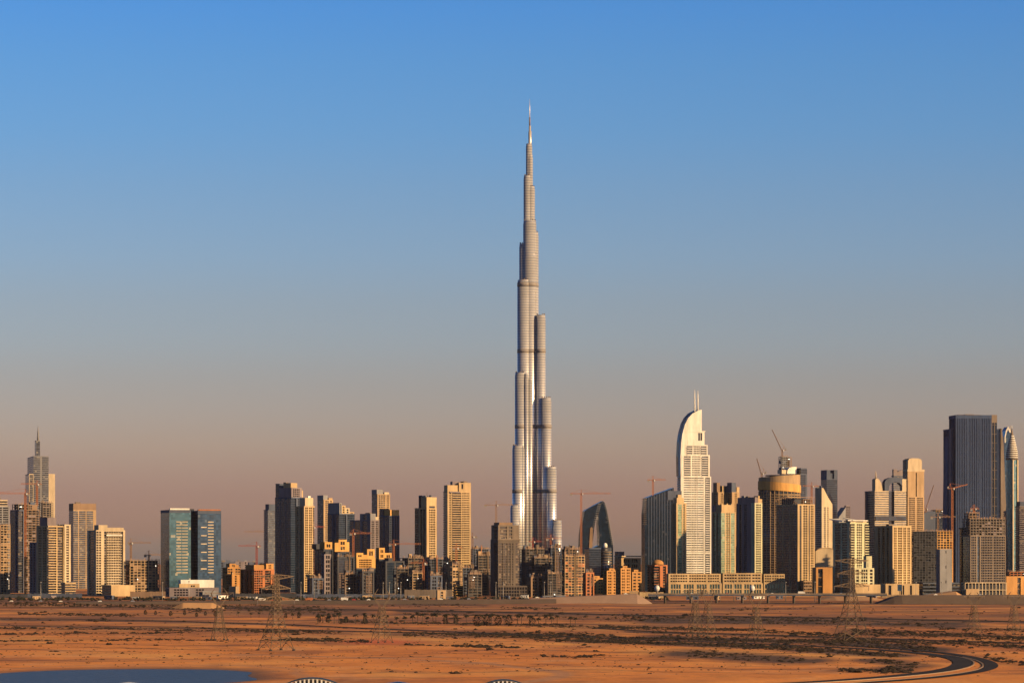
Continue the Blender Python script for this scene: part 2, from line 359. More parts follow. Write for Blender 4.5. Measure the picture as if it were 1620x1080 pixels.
SCRUB = [  # pixel polyline, half width in pixels, bushes, soil darkening
 ([(1040, 1008), (1200, 1012), (1350, 1018), (1480, 1028)], 4.2, 400, 1.0), ([(1050, 1017), (1200, 1023), (1330, 1030), (1420, 1036)], 3.6, 330, .95),
 ([(1090, 1033), (1180, 1039), (1270, 1044)], 5.5, 60, .95), ([(1380, 1044), (1450, 1052), (1400, 1060)], 3.5, 55, .9), ([(1330, 1060), (1440, 1062)], 2.5, 80, .5),
 ([(1040, 978), (1250, 981), (1500, 989)], 4.5, 150, .95), ([(1350, 1000), (1480, 1003), (1640, 1009)], 4, 380, .7), ([(1290, 1010), (1450, 1016), (1640, 1024)], 3, 260, .6),
 ([(950, 991), (1060, 994), (1210, 997)], 2.6, 330, .35), ([(1210, 1000), (1350, 1005)], 2, 120, .3), ([(1560, 1042), (1640, 1050)], 5, 60, .3),
 ([(640, 1003), (780, 1004), (900, 1008), (1040, 1014)], 3.6, 420, .65), ([(780, 1001), (900, 1004), (1040, 1010)], 2.2, 200, .5), ([(880, 1011), (1000, 1016), (1080, 1019)], 2, 140, .5),
 ([(640, 1021), (760, 1023), (820, 1024)], 1.4, 70, .1), ([(860, 1036), (910, 1037), (955, 1035)], 1.1, 30, .1), ([(620, 1062), (720, 1064)], 2.2, 6, .5),
 ([(0, 955), (120, 955), (260, 960), (330, 966)], 3.5, 260, .4), ([(270, 957), (400, 962), (540, 966)], 5.5, 280, .8), ([(30, 970), (140, 972), (220, 974)], 2.2, 130, .1),
 ([(0, 993), (180, 994), (340, 997), (540, 1000)], 1.8, 260, .4), ([(0, 1003), (140, 1001), (300, 1000)], 1, 90, .2), ([(0, 1014), (170, 1013), (360, 1011), (540, 1014)], 1.0, 90, .15),
 ([(450, 1010), (540, 1013), (580, 1013)], 3, 110, .4), ([(540, 982), (700, 985), (880, 989), (960, 992)], 2.0, 320, .4), ([(640, 970), (760, 972), (870, 974)], 1.6, 60, .6),
 ([(560, 957), (760, 960), (1040, 966)], 2, 50, .35), ([(900, 976), (1040, 980)], 3, 50, .6), ([(1500, 995), (1640, 998)], 2, 60, .5), ([(1100, 962), (1400, 966), (1640, 972)], 2.5, 30, .4),
 ([(640, 966), (900, 970), (1040, 973.5), (1300, 977), (1640, 984)], 1.7, 90, 1.0), ([(0, 979), (300, 983), (540, 992), (850, 1004), (1040, 1012)], 1.1, 60, .9), ([(-50, 950), (700, 951.5), (1700, 956)], 1.6, 40, .85), ([(1040, 981), (1250, 983), (1500, 986)], 4, 60, 1.0), ([(0, 990), (360, 994), (640, 1000), (800, 1003)], .9, 60, .9), ([(1000, 999), (1219, 1004.5), (1640, 1018)], 1.6, 120, .95), ([(320, 951), (540, 954), (760, 957)], 1.6, 30, .8)]
def g2px(x, y): return CX + F * x / y, YH + F * CH / y
ok = V[:, 1] > 1100; PX = np.full(len(V), -1e5); PY = np.full(len(V), 3e3); PX[ok], PY[ok] = g2px(V[ok, 0], V[ok, 1])
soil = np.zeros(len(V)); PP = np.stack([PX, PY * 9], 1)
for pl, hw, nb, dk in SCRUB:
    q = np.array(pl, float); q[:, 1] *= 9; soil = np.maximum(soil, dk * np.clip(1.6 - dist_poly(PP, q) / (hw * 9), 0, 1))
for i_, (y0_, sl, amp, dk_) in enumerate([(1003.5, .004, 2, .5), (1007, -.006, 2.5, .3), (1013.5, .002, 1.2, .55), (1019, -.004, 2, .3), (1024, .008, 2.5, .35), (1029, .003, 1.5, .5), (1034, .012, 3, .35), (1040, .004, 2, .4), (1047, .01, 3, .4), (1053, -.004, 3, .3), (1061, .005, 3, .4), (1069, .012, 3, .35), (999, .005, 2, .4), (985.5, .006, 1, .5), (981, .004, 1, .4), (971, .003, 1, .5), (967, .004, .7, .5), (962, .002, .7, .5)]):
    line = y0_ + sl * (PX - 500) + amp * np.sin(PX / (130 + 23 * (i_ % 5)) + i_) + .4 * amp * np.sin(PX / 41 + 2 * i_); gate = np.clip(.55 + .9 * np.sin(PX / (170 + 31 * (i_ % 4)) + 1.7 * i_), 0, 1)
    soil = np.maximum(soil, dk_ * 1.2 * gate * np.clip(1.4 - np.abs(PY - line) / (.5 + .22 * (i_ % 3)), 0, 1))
wet = np.clip(1 - (pond_r(V[:, 0], V[:, 1]) - 1.05) / .3, 0, 1)
trk = np.maximum(np.clip(1.5 - dist_poly(V, TRACK) / 4.5, 0, 1), .75 * np.clip(1 - np.abs(pond_r(V[:, 0], V[:, 1]) - 1.42) / .1, 0, 1))
red = np.clip(1.3 - np.hypot((PX - 600) / 70, (PY - 1014) / 6), 0, 1)
zone = np.stack([soil, wet, np.maximum(trk, 0), red], 1).astype('f')

m, nt, n, l, p = newmat('desert_sand')
geo = n.new('ShaderNodeNewGeometry'); at = n.new('ShaderNodeAttribute'); at.attribute_name = 'zone'
sp_ = n.new('ShaderNodeSeparateColor'); l.new(at.outputs['Color'], sp_.inputs[0])
def noise(scale, det, stretch=(1, 1, 1), rough=.6):
    mp = n.new('ShaderNodeMapping'); mp.inputs['Scale'].default_value = stretch; l.new(geo.outputs['Position'], mp.inputs[0])
    t = n.new('ShaderNodeTexNoise'); t.inputs['Scale'].default_value = scale; t.inputs['Detail'].default_value = det; t.inputs['Roughness'].default_value = rough
    l.new(mp.outputs[0], t.inputs['Vector']); return t.outputs['Fac']
def ramp(fac, stops):
    r = n.new('ShaderNodeValToRGB'); e = r.color_ramp.elements
    while len(e) < len(stops): e.new(.5)
    for i, (q, c) in enumerate(stops): e[i].position = q; e[i].color = (*c, 1)
    l.new(fac, r.inputs[0]); return r.outputs[0]
def mixc(fac, a, b):
    x = n.new('ShaderNodeMix'); x.data_type = 'RGBA'
    l.new(fac, x.inputs['Factor'])
    for s_i, v in (('A', a), ('B', b)):
        if isinstance(v, tuple): x.inputs[s_i].default_value = (*v, 1)
        else: l.new(v, x.inputs[s_i])
    return x.outputs['Result']
def math2(op, a, b):
    x = n.new('ShaderNodeMath'); x.operation = op
    for i, v in enumerate((a, b)):
        if isinstance(v, (int, float)): x.inputs[i].default_value = v
        else: l.new(v, x.inputs[i])
    return x.outputs[0]
big = noise(.006, 5, (1, .55, 1)); mid = noise(.028, 6, (.7, .5, 1), .65); fine = noise(.35, 5)
sand = ramp(big, [(.34, (.70, .235, .036)), (.5, (.90, .33, .052)), (.66, (.92, .44, .105))])
sand = mixc(math2('MULTIPLY', math2('SUBTRACT', mid, .5), 1.6), sand, (.48, .165, .03))
dk = ramp(noise(.02, 7, (.5, .35, 1), .7), [(.50, (0, 0, 0)), (.62, (1, 1, 1))])
sand = mixc(math2('MULTIPLY', dk, .6), sand, (.26, .085, .028))
pale = ramp(noise(.045, 6, (.4, .3, 1), .7), [(.54, (0, 0, 0)), (.68, (1, 1, 1))])
sand = mixc(math2('MULTIPLY', pale, .55), sand, (.78, .44, .21))
far_ = n.new('ShaderNodeMapRange'); sxy_ = n.new('ShaderNodeSeparateXYZ'); l.new(geo.outputs['Position'], sxy_.inputs[0]); l.new(sxy_.outputs['Y'], far_.inputs['Value']); far_.inputs['From Min'].default_value = 1800; far_.inputs['From Max'].default_value = 2700
soil_ = ramp(noise(.011, 7, (.35, .9, 1), .72), [(.38, (0, 0, 0)), (.56, (1, 1, 1))])
sand = mixc(math2('MULTIPLY', math2('MULTIPLY', far_.outputs[0], soil_), .85), sand, (.20, .085, .04))
sand = mixc(sp_.outputs[2], sand, (.56, .27, .12))
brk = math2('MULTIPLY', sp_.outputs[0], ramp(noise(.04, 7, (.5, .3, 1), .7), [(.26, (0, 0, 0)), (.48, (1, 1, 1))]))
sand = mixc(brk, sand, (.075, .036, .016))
sand = mixc(at.outputs['Alpha'], sand, (.72, .16, .035))
sand = mixc(sp_.outputs[1], sand, (.20, .10, .055))
gr = n.new('ShaderNodeMapRange'); gr.inputs['To Min'].default_value = .75; gr.inputs['To Max'].default_value = 1.25; l.new(fine, gr.inputs['Value'])
vs = n.new('ShaderNodeVectorMath'); vs.operation = 'SCALE'; l.new(sand, vs.inputs[0]); l.new(gr.outputs[0], vs.inputs['Scale'])
l.new(vs.outputs[0], p.inputs['Base Color']); p.inputs['Roughness'].default_value = .95
bp = n.new('ShaderNodeBump'); bp.inputs['Strength'].default_value = .55; bp.inputs['Distance'].default_value = 1.0
hh = math2('ADD', math2('MULTIPLY', noise(.12, 6), 1.0), math2('MULTIPLY', fine, .35)); l.new(hh, bp.inputs['Height']); l.new(bp.outputs[0], p.inputs['Normal'])
ground = gm.build('ground', m); tag(ground, 'orange desert sand plain with patches of dark scrub soil', kind='structure')
ca = ground.data.color_attributes.new('zone', 'FLOAT_COLOR', 'POINT'); ca.data.foreach_set('color', zone.ravel())

def ribbon(name, poly, width, z, mat, zoff=None, label=None):
    p_ = np.array(poly); t = np.gradient(p_, axis=0); t /= np.linalg.norm(t, axis=1)[:, None] + 1e-9; nn = np.stack([-t[:, 1], t[:, 0]], 1)
    m_ = MB(); k = 5
    for i in range(len(p_)):
        for j in range(k): q = p_[i] + nn[i] * width * (j / (k - 1) - .5); m_.v.append((q[0], q[1], z + (0 if zoff is None else zoff)))
    for i in range(len(p_) - 1):
        for j in range(k - 1): m_.f.append((i * k + j, i * k + j + 1, (i + 1) * k + j + 1, (i + 1) * k + j)); m_.sm.append(False)
    return tag(m_.build(name, mat), label, kind='structure')
zz = .22
for k, (poly, w) in road_w.items(): ribbon(k, poly, w, zz, M_asphalt); zz += .012
def kerb(poly, off, a=0, b=None):
    p_ = np.array(poly)[a:b]; t = np.gradient(p_, axis=0); t /= np.linalg.norm(t, axis=1)[:, None] + 1e-9; nn = np.stack([-t[:, 1], t[:, 0]], 1)
    m_ = MB(); q = p_ + nn * off; r = p_ + nn * (off + (.7 if off > 0 else -.7))
    for i in range(len(p_)): m_.v += [(*q[i], 0), (*q[i], .3), (*r[i], .3), (*r[i], 0)]
    for i in range(len(p_) - 1):
        for j in range(3): m_.f.append((i * 4 + j, i * 4 + j + 1, (i + 1) * 4 + j + 1, (i + 1) * 4 + j)); m_.sm.append(False)
    tag(m_.build('kerb', M_kerb), kind='structure')
cr, ocr = road_w['curved_road'][0], road_w['outer_curved_road'][0]
n0 = int(len(cr) * .6); kerb(cr, 5.2, n0); kerb(ocr, -3.7, int(len(ocr) * .3))

m, nt, n, l, p = newmat('pond_water')
p.inputs['Base Color'].default_value = (.026, .031, .04, 1); p.inputs['Roughness'].default_value = .3; p.inputs['Specular IOR Level'].default_value = .1; p.inputs['IOR'].default_value = 1.33
tc = n.new('ShaderNodeNewGeometry'); t1 = n.new('ShaderNodeTexNoise'); t1.inputs['Scale'].default_value = .35; t1.inputs['Detail'].default_value = 5
mp = n.new('ShaderNodeMapping'); mp.inputs['Scale'].default_value = (1, .5, 1); l.new(tc.outputs['Position'], mp.inputs[0]); l.new(mp.outputs[0], t1.inputs['Vector'])
bp = n.new('ShaderNodeBump'); bp.inputs['Strength'].default_value = .8; bp.inputs['Distance'].default_value = 1.2; l.new(t1.outputs['Fac'], bp.inputs['Height']); l.new(bp.outputs[0], p.inputs['Normal'])
pm = MB(); pts = [(POND[0] + POND[2] * 1.22 * math.cos(a), POND[1] + POND[3] * 1.22 * math.sin(a), -.55) for a in np.linspace(0, 2 * math.pi, 73)[:-1]]
pm.add(pts, [tuple(range(72))]); tag(pm.build('pond', m), 'dark blue pond in a sandy hollow', kind='structure')

# banks, highway embankment and the bridge
def bank(name, px0, px1, D, D2, h0, h1, mat, label, slope=1.6, kind='structure', tl=0, tr=0):
    """Earth bank with a sloping near side, from photo column px0 to px1; h0/h1 heights at the two ends; tl/tr ends that slope down over so many metres."""
    x0, x1 = wx(px0, D), wx(px1, D); k = 40; m_ = MB()
    for i in range(k + 1):
        t = i / k; x = x0 + (x1 - x0) * t; h = h0 + (h1 - h0) * t
        if tl: h *= min(1, (x - x0) / tl + .02)
        if tr: h *= min(1, (x1 - x) / tr + .02)
        h = max(h, .05); m_.v += [(x, D - h * slope, -.3), (x, D, h), (x, D2, h), (x, D2 + h * slope, -.3)]
    for i in range(k):
        for j in range(3): m_.f.append((i * 4 + j, (i + 1) * 4 + j, (i + 1) * 4 + j + 1, i * 4 + j + 1)); m_.sm.append(False)
    m_.f += [(0, 1, 2, 3), (k * 4 + 3, k * 4 + 2, k * 4 + 1, k * 4)]; m_.sm += [False, False]
    return tag(m_.build(name, mat), label, kind=kind)
bank('highway_embankment', 120, 880, 3560, 3590, 2.2, 5.5, M_emb, 'low brown embankment carrying the highway')
bank('highway_ramp', 840, 1032, 3600, 3640, 5.8, 11.6, M_embc, 'pinkish concrete ramp rising towards the bridge', 1.2, tr=17)
bank('highway_ramp', 1388, 1900, 3560, 3600, 9.4, 11.0, M_emb, 'dark ramp beyond the bridge', 1.3, tl=24)
bank('sand_bank', 268, 356, 3230, 3246, 6.0, 6.0, M_sandbank, 'pale sand bank', 1.5, tl=14, tr=14)
bank('sand_bank', 1296, 1405, 3880, 3960, 4.0, 3.6, M_sandbank, 'bright sand bank seen under the bridge', 6, tl=20, tr=20)
bank('sand_bank', 1440, 1530, 4080, 4140, 7.5, 9.0, M_sandbank, 'bright sand bank before the flat dark hall', 2.5, tl=60, tr=15)
bt = tag(empty('road_bridge', (wx(1210, 3620), 3620, 0)), 'long low dark road bridge on paired piers in front of the arcade', 'bridge')
xa, xb = wx(1026, 3620) - wx(1210, 3620), wx(1402, 3620) - wx(1210, 3620)
mm_ = MB(); mm_.box(xa, xb, -8, 8, 8.6, 10.4); mm_.build('deck', W['slate'], bt)
mm_ = MB(); mm_.box(xa, xb, -8.4, -8.05, 9.9, 11.5); mm_.box(xa, xb, 8.05, 8.4, 9.9, 11.5); mm_.build('parapet', W['conc'], bt)
for q in np.linspace(1052, 1378, 9):
    for dy in (-4, 4):
        mm_ = MB(); X = wx(q, 3620) - wx(1210, 3620); mm_.lathe(X, dy, [(1.1, 0), (1.1, 7.6), (2.0, 8.55)], 10); mm_.build('pier', W['conc'], bt)

# ------------------------------------------------------------------ scrub, trees, palms
sm_ = MB()
def clump(mb, x, y, z, r, h, k=5):
    for _ in range(k):
        a = rnd.uniform(0, 6.28); d = r * rnd.uniform(0, .7); cx, cy = x + d * math.cos(a), y + d * math.sin(a); q = r * rnd.uniform(.35, .7); hh = h * rnd.uniform(.5, 1)
        vs = [(cx + q * rnd.uniform(.7, 1.2) * math.cos(b), cy + q * rnd.uniform(.7, 1.2) * math.sin(b), z + hh * rnd.uniform(.1, .5)) for b in (0, 1.25, 2.5, 3.8, 5.0)]
        vs += [(cx, cy, z - .2), (cx + rnd.uniform(-.2, .2) * q, cy, z + hh)]
        mb.add(vs, [(i, (i + 1) % 5, 6) for i in range(5)] + [((i + 1) % 5, i, 5) for i in range(5)])
sxy = []
for pl, hw, nb, dk in SCRUB:
    q = np.array(pl, float); seg = np.hypot(*(q[1:] - q[:-1]).T); cum = np.concatenate([[0], np.cumsum(seg)])
    cl = [rnd.uniform(0, cum[-1]) for _ in range(max(3, nb // 14))]
    for _ in range(int(nb * 2.6)):
        t = min(max(rnd.choice(cl) + rnd.gauss(0, 15), 0), cum[-1]) if rnd.random() < .5 else rnd.uniform(0, cum[-1])
        px = np.interp(t, cum, q[:, 0]); py = np.interp(t, cum, q[:, 1]) + rnd.gauss(0, hw * .55); sxy.append(gpt(px, py))
for _ in range(700): sxy.append(gpt(rnd.uniform(-60, 1700), rnd.choice([rnd.uniform(957, 1000), rnd.uniform(985, 1040)])))
for _ in range(2600):
    py = rnd.choice([1001, 1004, 1010, 1013, 1019, 1024, 1029, 1036, 1043, 1052, 1060]) + rnd.gauss(0, 3.5); sxy.append(gpt(rnd.uniform(-60, 1700), max(py, 996)))
n_big = len(sxy) - 2600
sxy = np.array(sxy); sz = ground_z(sxy[:, 0], sxy[:, 1]); keep = np.ones(len(sxy), bool) & (pond_r(sxy[:, 0], sxy[:, 1]) > 1.25); small = np.arange(len(sxy)) >= n_big
for poly, w in road_w.values(): keep &= dist_poly(sxy, poly) > w * .5 + 1.5
for (x, y), z, tiny in zip(sxy[keep], sz[keep], small[keep]):
    r = min(2.6, .45 + rnd.expovariate(1.9)) * (1.0 if y < 2600 else 1.25); r *= .5 if tiny else 1; clump(sm_, x, y, z, r * 1.25, r * rnd.uniform(.35, .7), 2 if tiny else 4)
tag(sm_.build('scrub', M_scrub), 'low dark desert scrub scattered in bands over the sand', 'scrub', kind='stuff')
tb = MB()
for _ in range(900):
    px = rnd.uniform(-40, 1060); D = rnd.uniform(3850, 4080); x = wx(px, D)
    if rnd.random() < .75: clump(tb, x, D, 0, rnd.uniform(1.5, 3.6), rnd.uniform(1.5, 4.2), 5)
tag(tb.build('undergrowth', M_leaf2), 'dark planting along the foot of the towers', 'planting', kind='stuff')

def palm(h, cr, name='palm_tree', fr=18):
    r = tag(empty(name, (0, 0, 0)), 'slender date palm with a drooping feathery crown in the roadside row', 'palm', 'slender palms in the roadside row')
    t = MB(); lean = rnd.uniform(-.4, .4); pr = [(.32, 0), (.22, h * .3), (.2, h * .8), (.3, h * .97)]
    t.lathe(0, 0, pr, 8); t.build('trunk', M_bark, r)
    c = MB()
    for i in range(fr):
        a = i * 2.4 + rnd.uniform(-.2, .2); up = rnd.uniform(-.3, 1.1); L = cr * rnd.uniform(.8, 1.1); pts = []
        for j in range(5):
            s = j / 4; pts.append((L * s * math.cos(a) * (1 - .12 * s), L * s * math.sin(a) * (1 - .12 * s), h + L * (up * s - (.55 + .35 * up) * s * s)))
        for j in range(4):
            w0, w1 = .42 * math.sin(.3 + 2.5 * j / 4), .42 * math.sin(.3 + 2.5 * (j + 1) / 4); px_, py_ = -math.sin(a), math.cos(a); A, Bq = pts[j], pts[j + 1]
            c.add([(A[0] + px_ * w0, A[1] + py_ * w0, A[2] - w0 * .5), A, (A[0] - px_ * w0, A[1] - py_ * w0, A[2] - w0 * .5), (Bq[0] - px_ * w1, Bq[1] - py_ * w1, Bq[2] - w1 * .5), Bq, (Bq[0] + px_ * w1, Bq[1] + py_ * w1, Bq[2] - w1 * .5)], [(0, 1, 4, 5), (1, 2, 3, 4)])
    c.build('crown', M_leaf, r); return r
def bushy(h, w):
    r = tag(empty('bushy_tree', (0, 0, 0)), 'dense dark rounded tree among the roadside palms', 'tree', 'dense dark trees among the roadside palms')
    t = MB(); t.lathe(0, 0, [(.3, 0), (.2, h * .4)], 8); t.build('trunk', M_bark, r); c = MB()
    for _ in range(420):
        a = rnd.uniform(0, 6.28); v = rnd.uniform(.12, 1); q = w * math.sin(math.pi * (v * .86 + .12)) ** .6 * rnd.uniform(.55, 1.05) * .5; s = rnd.uniform(.25, .6); x, y, z = q * math.cos(a), q * math.sin(a), h * v
        d = [rnd.uniform(-s, s) for _ in range(9)]; c.add([(x + d[0], y + d[1], z + d[2]), (x + d[3], y + d[4], z + d[5]), (x + d[6], y + d[7], z + d[8])], [(0, 1, 2)])
    c.build('crown', M_leaf2, r); return r
pp = [palm(6.2, 2.6), palm(5.0, 2.4), palm(7.0, 2.9)]; bb = [bushy(6.6, 4.6), bushy(5.4, 3.6)]; used = set()
def put(proto, px, py, s=1):
    x, y = gpt(px, py); o = proto if proto.name not in used else copy_tree(proto); used.add(o.name)
    o.location = (x, y, float(ground_z([x], [y])[0]) - .15); o.rotation_euler.z = rnd.uniform(0, 6.28); o.scale = (s, s, s * rnd.uniform(.92, 1.1)); return o
for q in [704, 721, 738, 762, 778, 797, 818, 826, 837, 853, 864, 873, 882, 902, 911, 503, 511, 521, 529, 563, 577, 590, 601, 612, 627, 641, 652, 661, 669, 676, 684, 690, 546, 535]:
    put(pp[rnd.randrange(3)], q + rnd.uniform(-1, 1), 986.5 + .012 * (q - 700) + rnd.uniform(-.8, .8), rnd.uniform(1.0, 1.25))
for q in [754, 770, 788, 805, 842]: put(bb[0], q, 988.5 + .012 * (q - 700), rnd.uniform(1.1, 1.4))
for q in [548, 578, 721.5, 704.5, 519, 505]: put(bb[1], q, 985.5 + .012 * (q - 700), rnd.uniform(.95, 1.2))
for q in [270, 292, 311, 325, 341, 377, 397, 463, 473, 452, 504, 520, 537, 410, 430, 246, 230]: put(bb[1] if rnd.random() < .5 else pp[1], q, 974 + .018 * (q - 270) + rnd.uniform(-1.5, 1), rnd.uniform(.7, 1.0))
for q in np.arange(10, 250, 13): put(bb[1], q + rnd.uniform(-4, 4), 957 + .012 * q + rnd.uniform(-1, 1), rnd.uniform(.45, .7))

# ------------------------------------------------------------------ lattice pylons
def lattice(mb, p0, p1, w0, w1, n_, r=.22, br=.13):
    """square lattice between two heights on the z axis"""
    rows = []
    for j in range(n_ + 1):
        t = j / n_; w = w0 + (w1 - w0) * t; z = p0 + (p1 - p0) * t; rows.append([(w, w, z), (-w, w, z), (-w, -w, z), (w, -w, z)])
    for j in range(n_):
        for i in range(4):
            a, b_, c, d = rows[j][i], rows[j][(i + 1) % 4], rows[j + 1][i], rows[j + 1][(i + 1) % 4]
            mb.bar(a, c, r); mb.bar(a, d, br); mb.bar(b_, c, br); mb.bar(c, d, br)
def pylon_a(label, px, py, H, rz):
    x, y = gpt(px, py); r = tag(empty('power_pylon', (x, y, 0), rz), label, 'pylon', 'power pylons crossing the sand')
    b1 = MB(); hb = H * .17; lattice(b1, .5, H * .32, hb, hb * .52, 2, .17, .1); lattice(b1, H * .32, H * .62, hb * .52, 1.7, 4, .16, .09); lattice(b1, H * .62, H * .97, 1.7, 1.2, 6, .15, .09); b1.bar((0, 0, H * .97), (0, 0, H), .2); b1.build('lattice_body', M_steel, r)
    for sx_ in (1, -1):
        for sy in (1, -1): f = MB(); f.lathe(sx_ * hb, sy * hb, [(1.0, -.4), (.9, .7)], 8); f.build('footing', M_foot, r)
    for zf, hw in ((.64, 12), (.79, 9.5), (.92, 11.5)):
        z = H * zf; a_ = MB()
        for s in (1, -1):
            tip = (s * hw, 0, z + (1.6 if zf > .9 else .4))
            for dy in (1.3, -1.3):
                a_.bar((s * 1.4, dy, z), tip, .16); a_.bar((s * 1.3, dy, z + 2.6), tip, .14)
                for t in (.25, .5, .75): a_.bar((s * (1.4 + (hw - 1.4) * t), dy * (1 - t), z + (tip[2] - z) * t), (s * (1.4 + (hw - 1.4) * (t - .2)), dy * (1.2 - t), z + 2.6 + (tip[2] - z - 2.6) * (t - .2)), .1)
        arm = a_.build('crossarm', M_steel, r)
        for s in (1, -1): i_ = MB(); i_.lathe(s * (hw - .3), 0, [(.14, z + .3), (.2, z - 1), (.14, z - 2.4)], 6); i_.build('insulator', W['mauve'], arm)
    return r
def pylon_b(label, px, py, H, rz, bw=.15):
    x, y = gpt(px, py); r = tag(empty('power_pylon', (x, y, 0), rz), label, 'pylon', 'power pylons crossing the sand')
    b1 = MB(); hb = H * bw; lattice(b1, .4, H * .34, hb, hb * .6, 2, .15, .08); lattice(b1, H * .34, H * .66, hb * .6, 1.3, 4, .14, .08); b1.build('lattice_body', M_steel, r)
    hd = MB()
    for s in (1, -1):
        for dy in (.9, -.9):
            pts = [(s * 1.2, dy, H * .66), (s * 4.6, dy, H * .82), (s * 5.2, dy * .6, H * .9), (s * 2.6, 0, H)]
            for a, c in zip(pts, pts[1:]): hd.bar(a, c, .12)
        hd.bar((s * 5.2, .5, H * .9), (s * 9.5, 0, H * .91), .14); hd.bar((s * 4.6, .5, H * .83), (s * 9.5, 0, H * .91), .12); hd.bar((s * 4.6, .9, H * .82), (s * 5.2, -.5, H * .9), .1)
    hd.bar((-5.2, .5, H * .9), (5.2, .5, H * .9), .15); hd.bar((-5.2, -.5, H * .9), (5.2, -.5, H * .9), .15); arm = hd.build('cage_head', M_steel, r)
    for sx_ in (1, -1):
        for sy in (1, -1): f = MB(); f.lathe(sx_ * hb, sy * hb, [(.8, -.4), (.7, .6)], 8); f.build('footing', M_foot, r)
    for s in (-9.3, 0, 9.3): i_ = MB(); i_.lathe(s, 0, [(.12, H * .9), (.18, H * .87), (.12, H * .83)], 6); i_.build('insulator', W['mauve'], arm)
    return r
pylon_a('tallest lattice pylon with three crossarms on the bare sand before the dark towers', 436.5, 1028, 43.5, R_(33))
pylon_a('lattice pylon with three crossarms standing before the yellow balcony tower', 1347, 1014, 53, R_(18))
pylon_b('thin caged pylon on the sand before the blue glass twins', 347, 1011.5, 33, R_(20), .13)
pylon_b('caged pylon on reddish soil before the sun tinted low blocks', 604, 1016, 33, R_(30))
pylon_b('caged pylon before the white sail tower', 1100, 1005, 33, R_(25), .13)
pylon_b('caged pylon overlapping another before the green striped tower', 1120, 1008, 33, R_(40), .13)
pylon_b('caged pylon before the brown faced tower', 1196, 1010, 31, R_(30), .14)
pylon_b('caged pylon before the ribbed blue tower', 1541, 1000, 28, R_(30), .14)
pylon_b('caged pylon nearest the needle nosed tower', 1604, 1003, 29, R_(30), .14)

# ------------------------------------------------------------------ tower cranes
def crane(label, px, yj, xl, xr, D, mat, yb=None, boom=None):
    """px mast column, yj jib row, xl/xr the two jib ends; boom=(px,py): luffing boom instead of a level jib"""
    k = D / F; zj = wz(yj, D); z0 = wz(yb, D) if yb else 0.0; r = tag(empty('tower_crane', (wx(px, D), D, z0)), label, 'crane', 'tower cranes over the building sites')
    h = zj - z0; m_ = MB(); lattice(m_, 0, h, 1.15, 1.15, max(2, int(h / 5)), .28, .2); m_.build('mast', mat, r)
    m_ = MB(); m_.box(-1.5, 1.5, -1.5, 1.5, h, h + 1.0); m_.build('slewing_ring', mat, r)
    m_ = MB(); m_.box(1.6, 3.2, -2.6, -.9, h - .4, h + 2.0); m_.build('cab', M_white, r.children[0])
    if boom:
        bx_, bz = (boom[0] - px) * k, wz(boom[1], D) - z0; m_ = MB(); u = np.array([bx_, 0, bz - h - 1]); L = np.linalg.norm(u); nseg = max(4, int(L / 4)); sd = np.cross(u / L, (0, 1, 0))
        ch = [lambda t: np.array([0, .8, h + 1]) + u * t, lambda t: np.array([0, -.8, h + 1]) + u * t, lambda t: np.array([0, 0, h + 1]) + u * t + sd * 1.5 * (1 - .6 * t)]
        for i in range(nseg):
            for c in range(3): m_.bar(ch[c](i / nseg), ch[c]((i + 1) / nseg), .24); m_.bar(ch[c](i / nseg), ch[(c + 1) % 3]((i + 1) / nseg), .16)
        m_.build('boom', mat, r); s = -1 if bx_ > 0 else 1
        m_ = MB(); m_.box(0, s * 7, -1, 1, h + 1.05, h + 2); m_.build('counter_jib', mat, r); m_ = MB(); m_.box(s * 5, s * 7.5, -1.3, 1.3, h + 1.5, h + 4.5); m_.build('counterweight', M_cwt, r)
        m_ = MB(); m_.bar((s * 1.5, 0, h + 1.5), (s * 3, 0, h + 9), .3); m_.bar((s * 6, 0, h + 2), (s * 3, 0, h + 9), .2); m_.bar((s * 3, 0, h + 9), (bx_ * .8, 0, h + (bz - h) * .8), .14); m_.build('tower_head', mat, r)
        return r
    a, c = (xl - px) * k, (xr - px) * k
    for nm, e in (('jib', a if abs(a) > abs(c) else c), ('counter_jib', c if abs(a) > abs(c) else a)):
        m_ = MB(); nn = max(2, int(abs(e) / 4.5)); hh = 1.7 if nm == 'jib' else .9
        for i in range(nn):
            p0, p1 = e * i / nn, e * (i + 1) / nn
            for dy in (.8, -.8): m_.bar((p0, dy, h + 1.1), (p1, dy, h + 1.1), .2); m_.bar((p0, dy, h + 1.1), ((p0 + p1) / 2, 0, h + 1.1 + hh), .15); m_.bar(((p0 + p1) / 2, 0, h + 1.1 + hh), (p1, dy, h + 1.1), .15)
            m_.bar((p0, 0, h + 1.1 + hh), (p1, 0, h + 1.1 + hh), .2)
        m_.build(nm, mat, r)
        if nm == 'counter_jib': w_ = MB(); sg = 1 if e > 0 else -1; w_.box(e - sg * 3.5, e, -1.1, 1.1, h - 1.6, h + 1.0); w_.build('counterweight', M_cwt, r.children[-1]); ce = e
        else: je = e
    m_ = MB(); m_.bar((1, 0, h + 1), (0, 0, h + 8), .26); m_.bar((-1, 0, h + 1), (0, 0, h + 8), .26); m_.bar((0, 0, h + 8), (je * .62, 0, h + 2.8), .13); m_.bar((0, 0, h + 8), (ce * .9, 0, h + 2), .13); m_.build('tower_head', mat, r)
    return r
crane('orange crane climbing the front of the dark core tower', 40, 782, -30, 47, 4450, M_orange)
crane('orange crane on the bare frame behind the grey stepped tower', 58.5, 767, 33, 66, 4900, M_orange, 800)
crane('brown crane over the low brown frame block', 207, 860, 202, 239, 4560, M_crbrown)
crane('short brown crane on the roof of the low brown frame block', 235.5, 879, 228, 258, 4480, M_crbrown, 888)
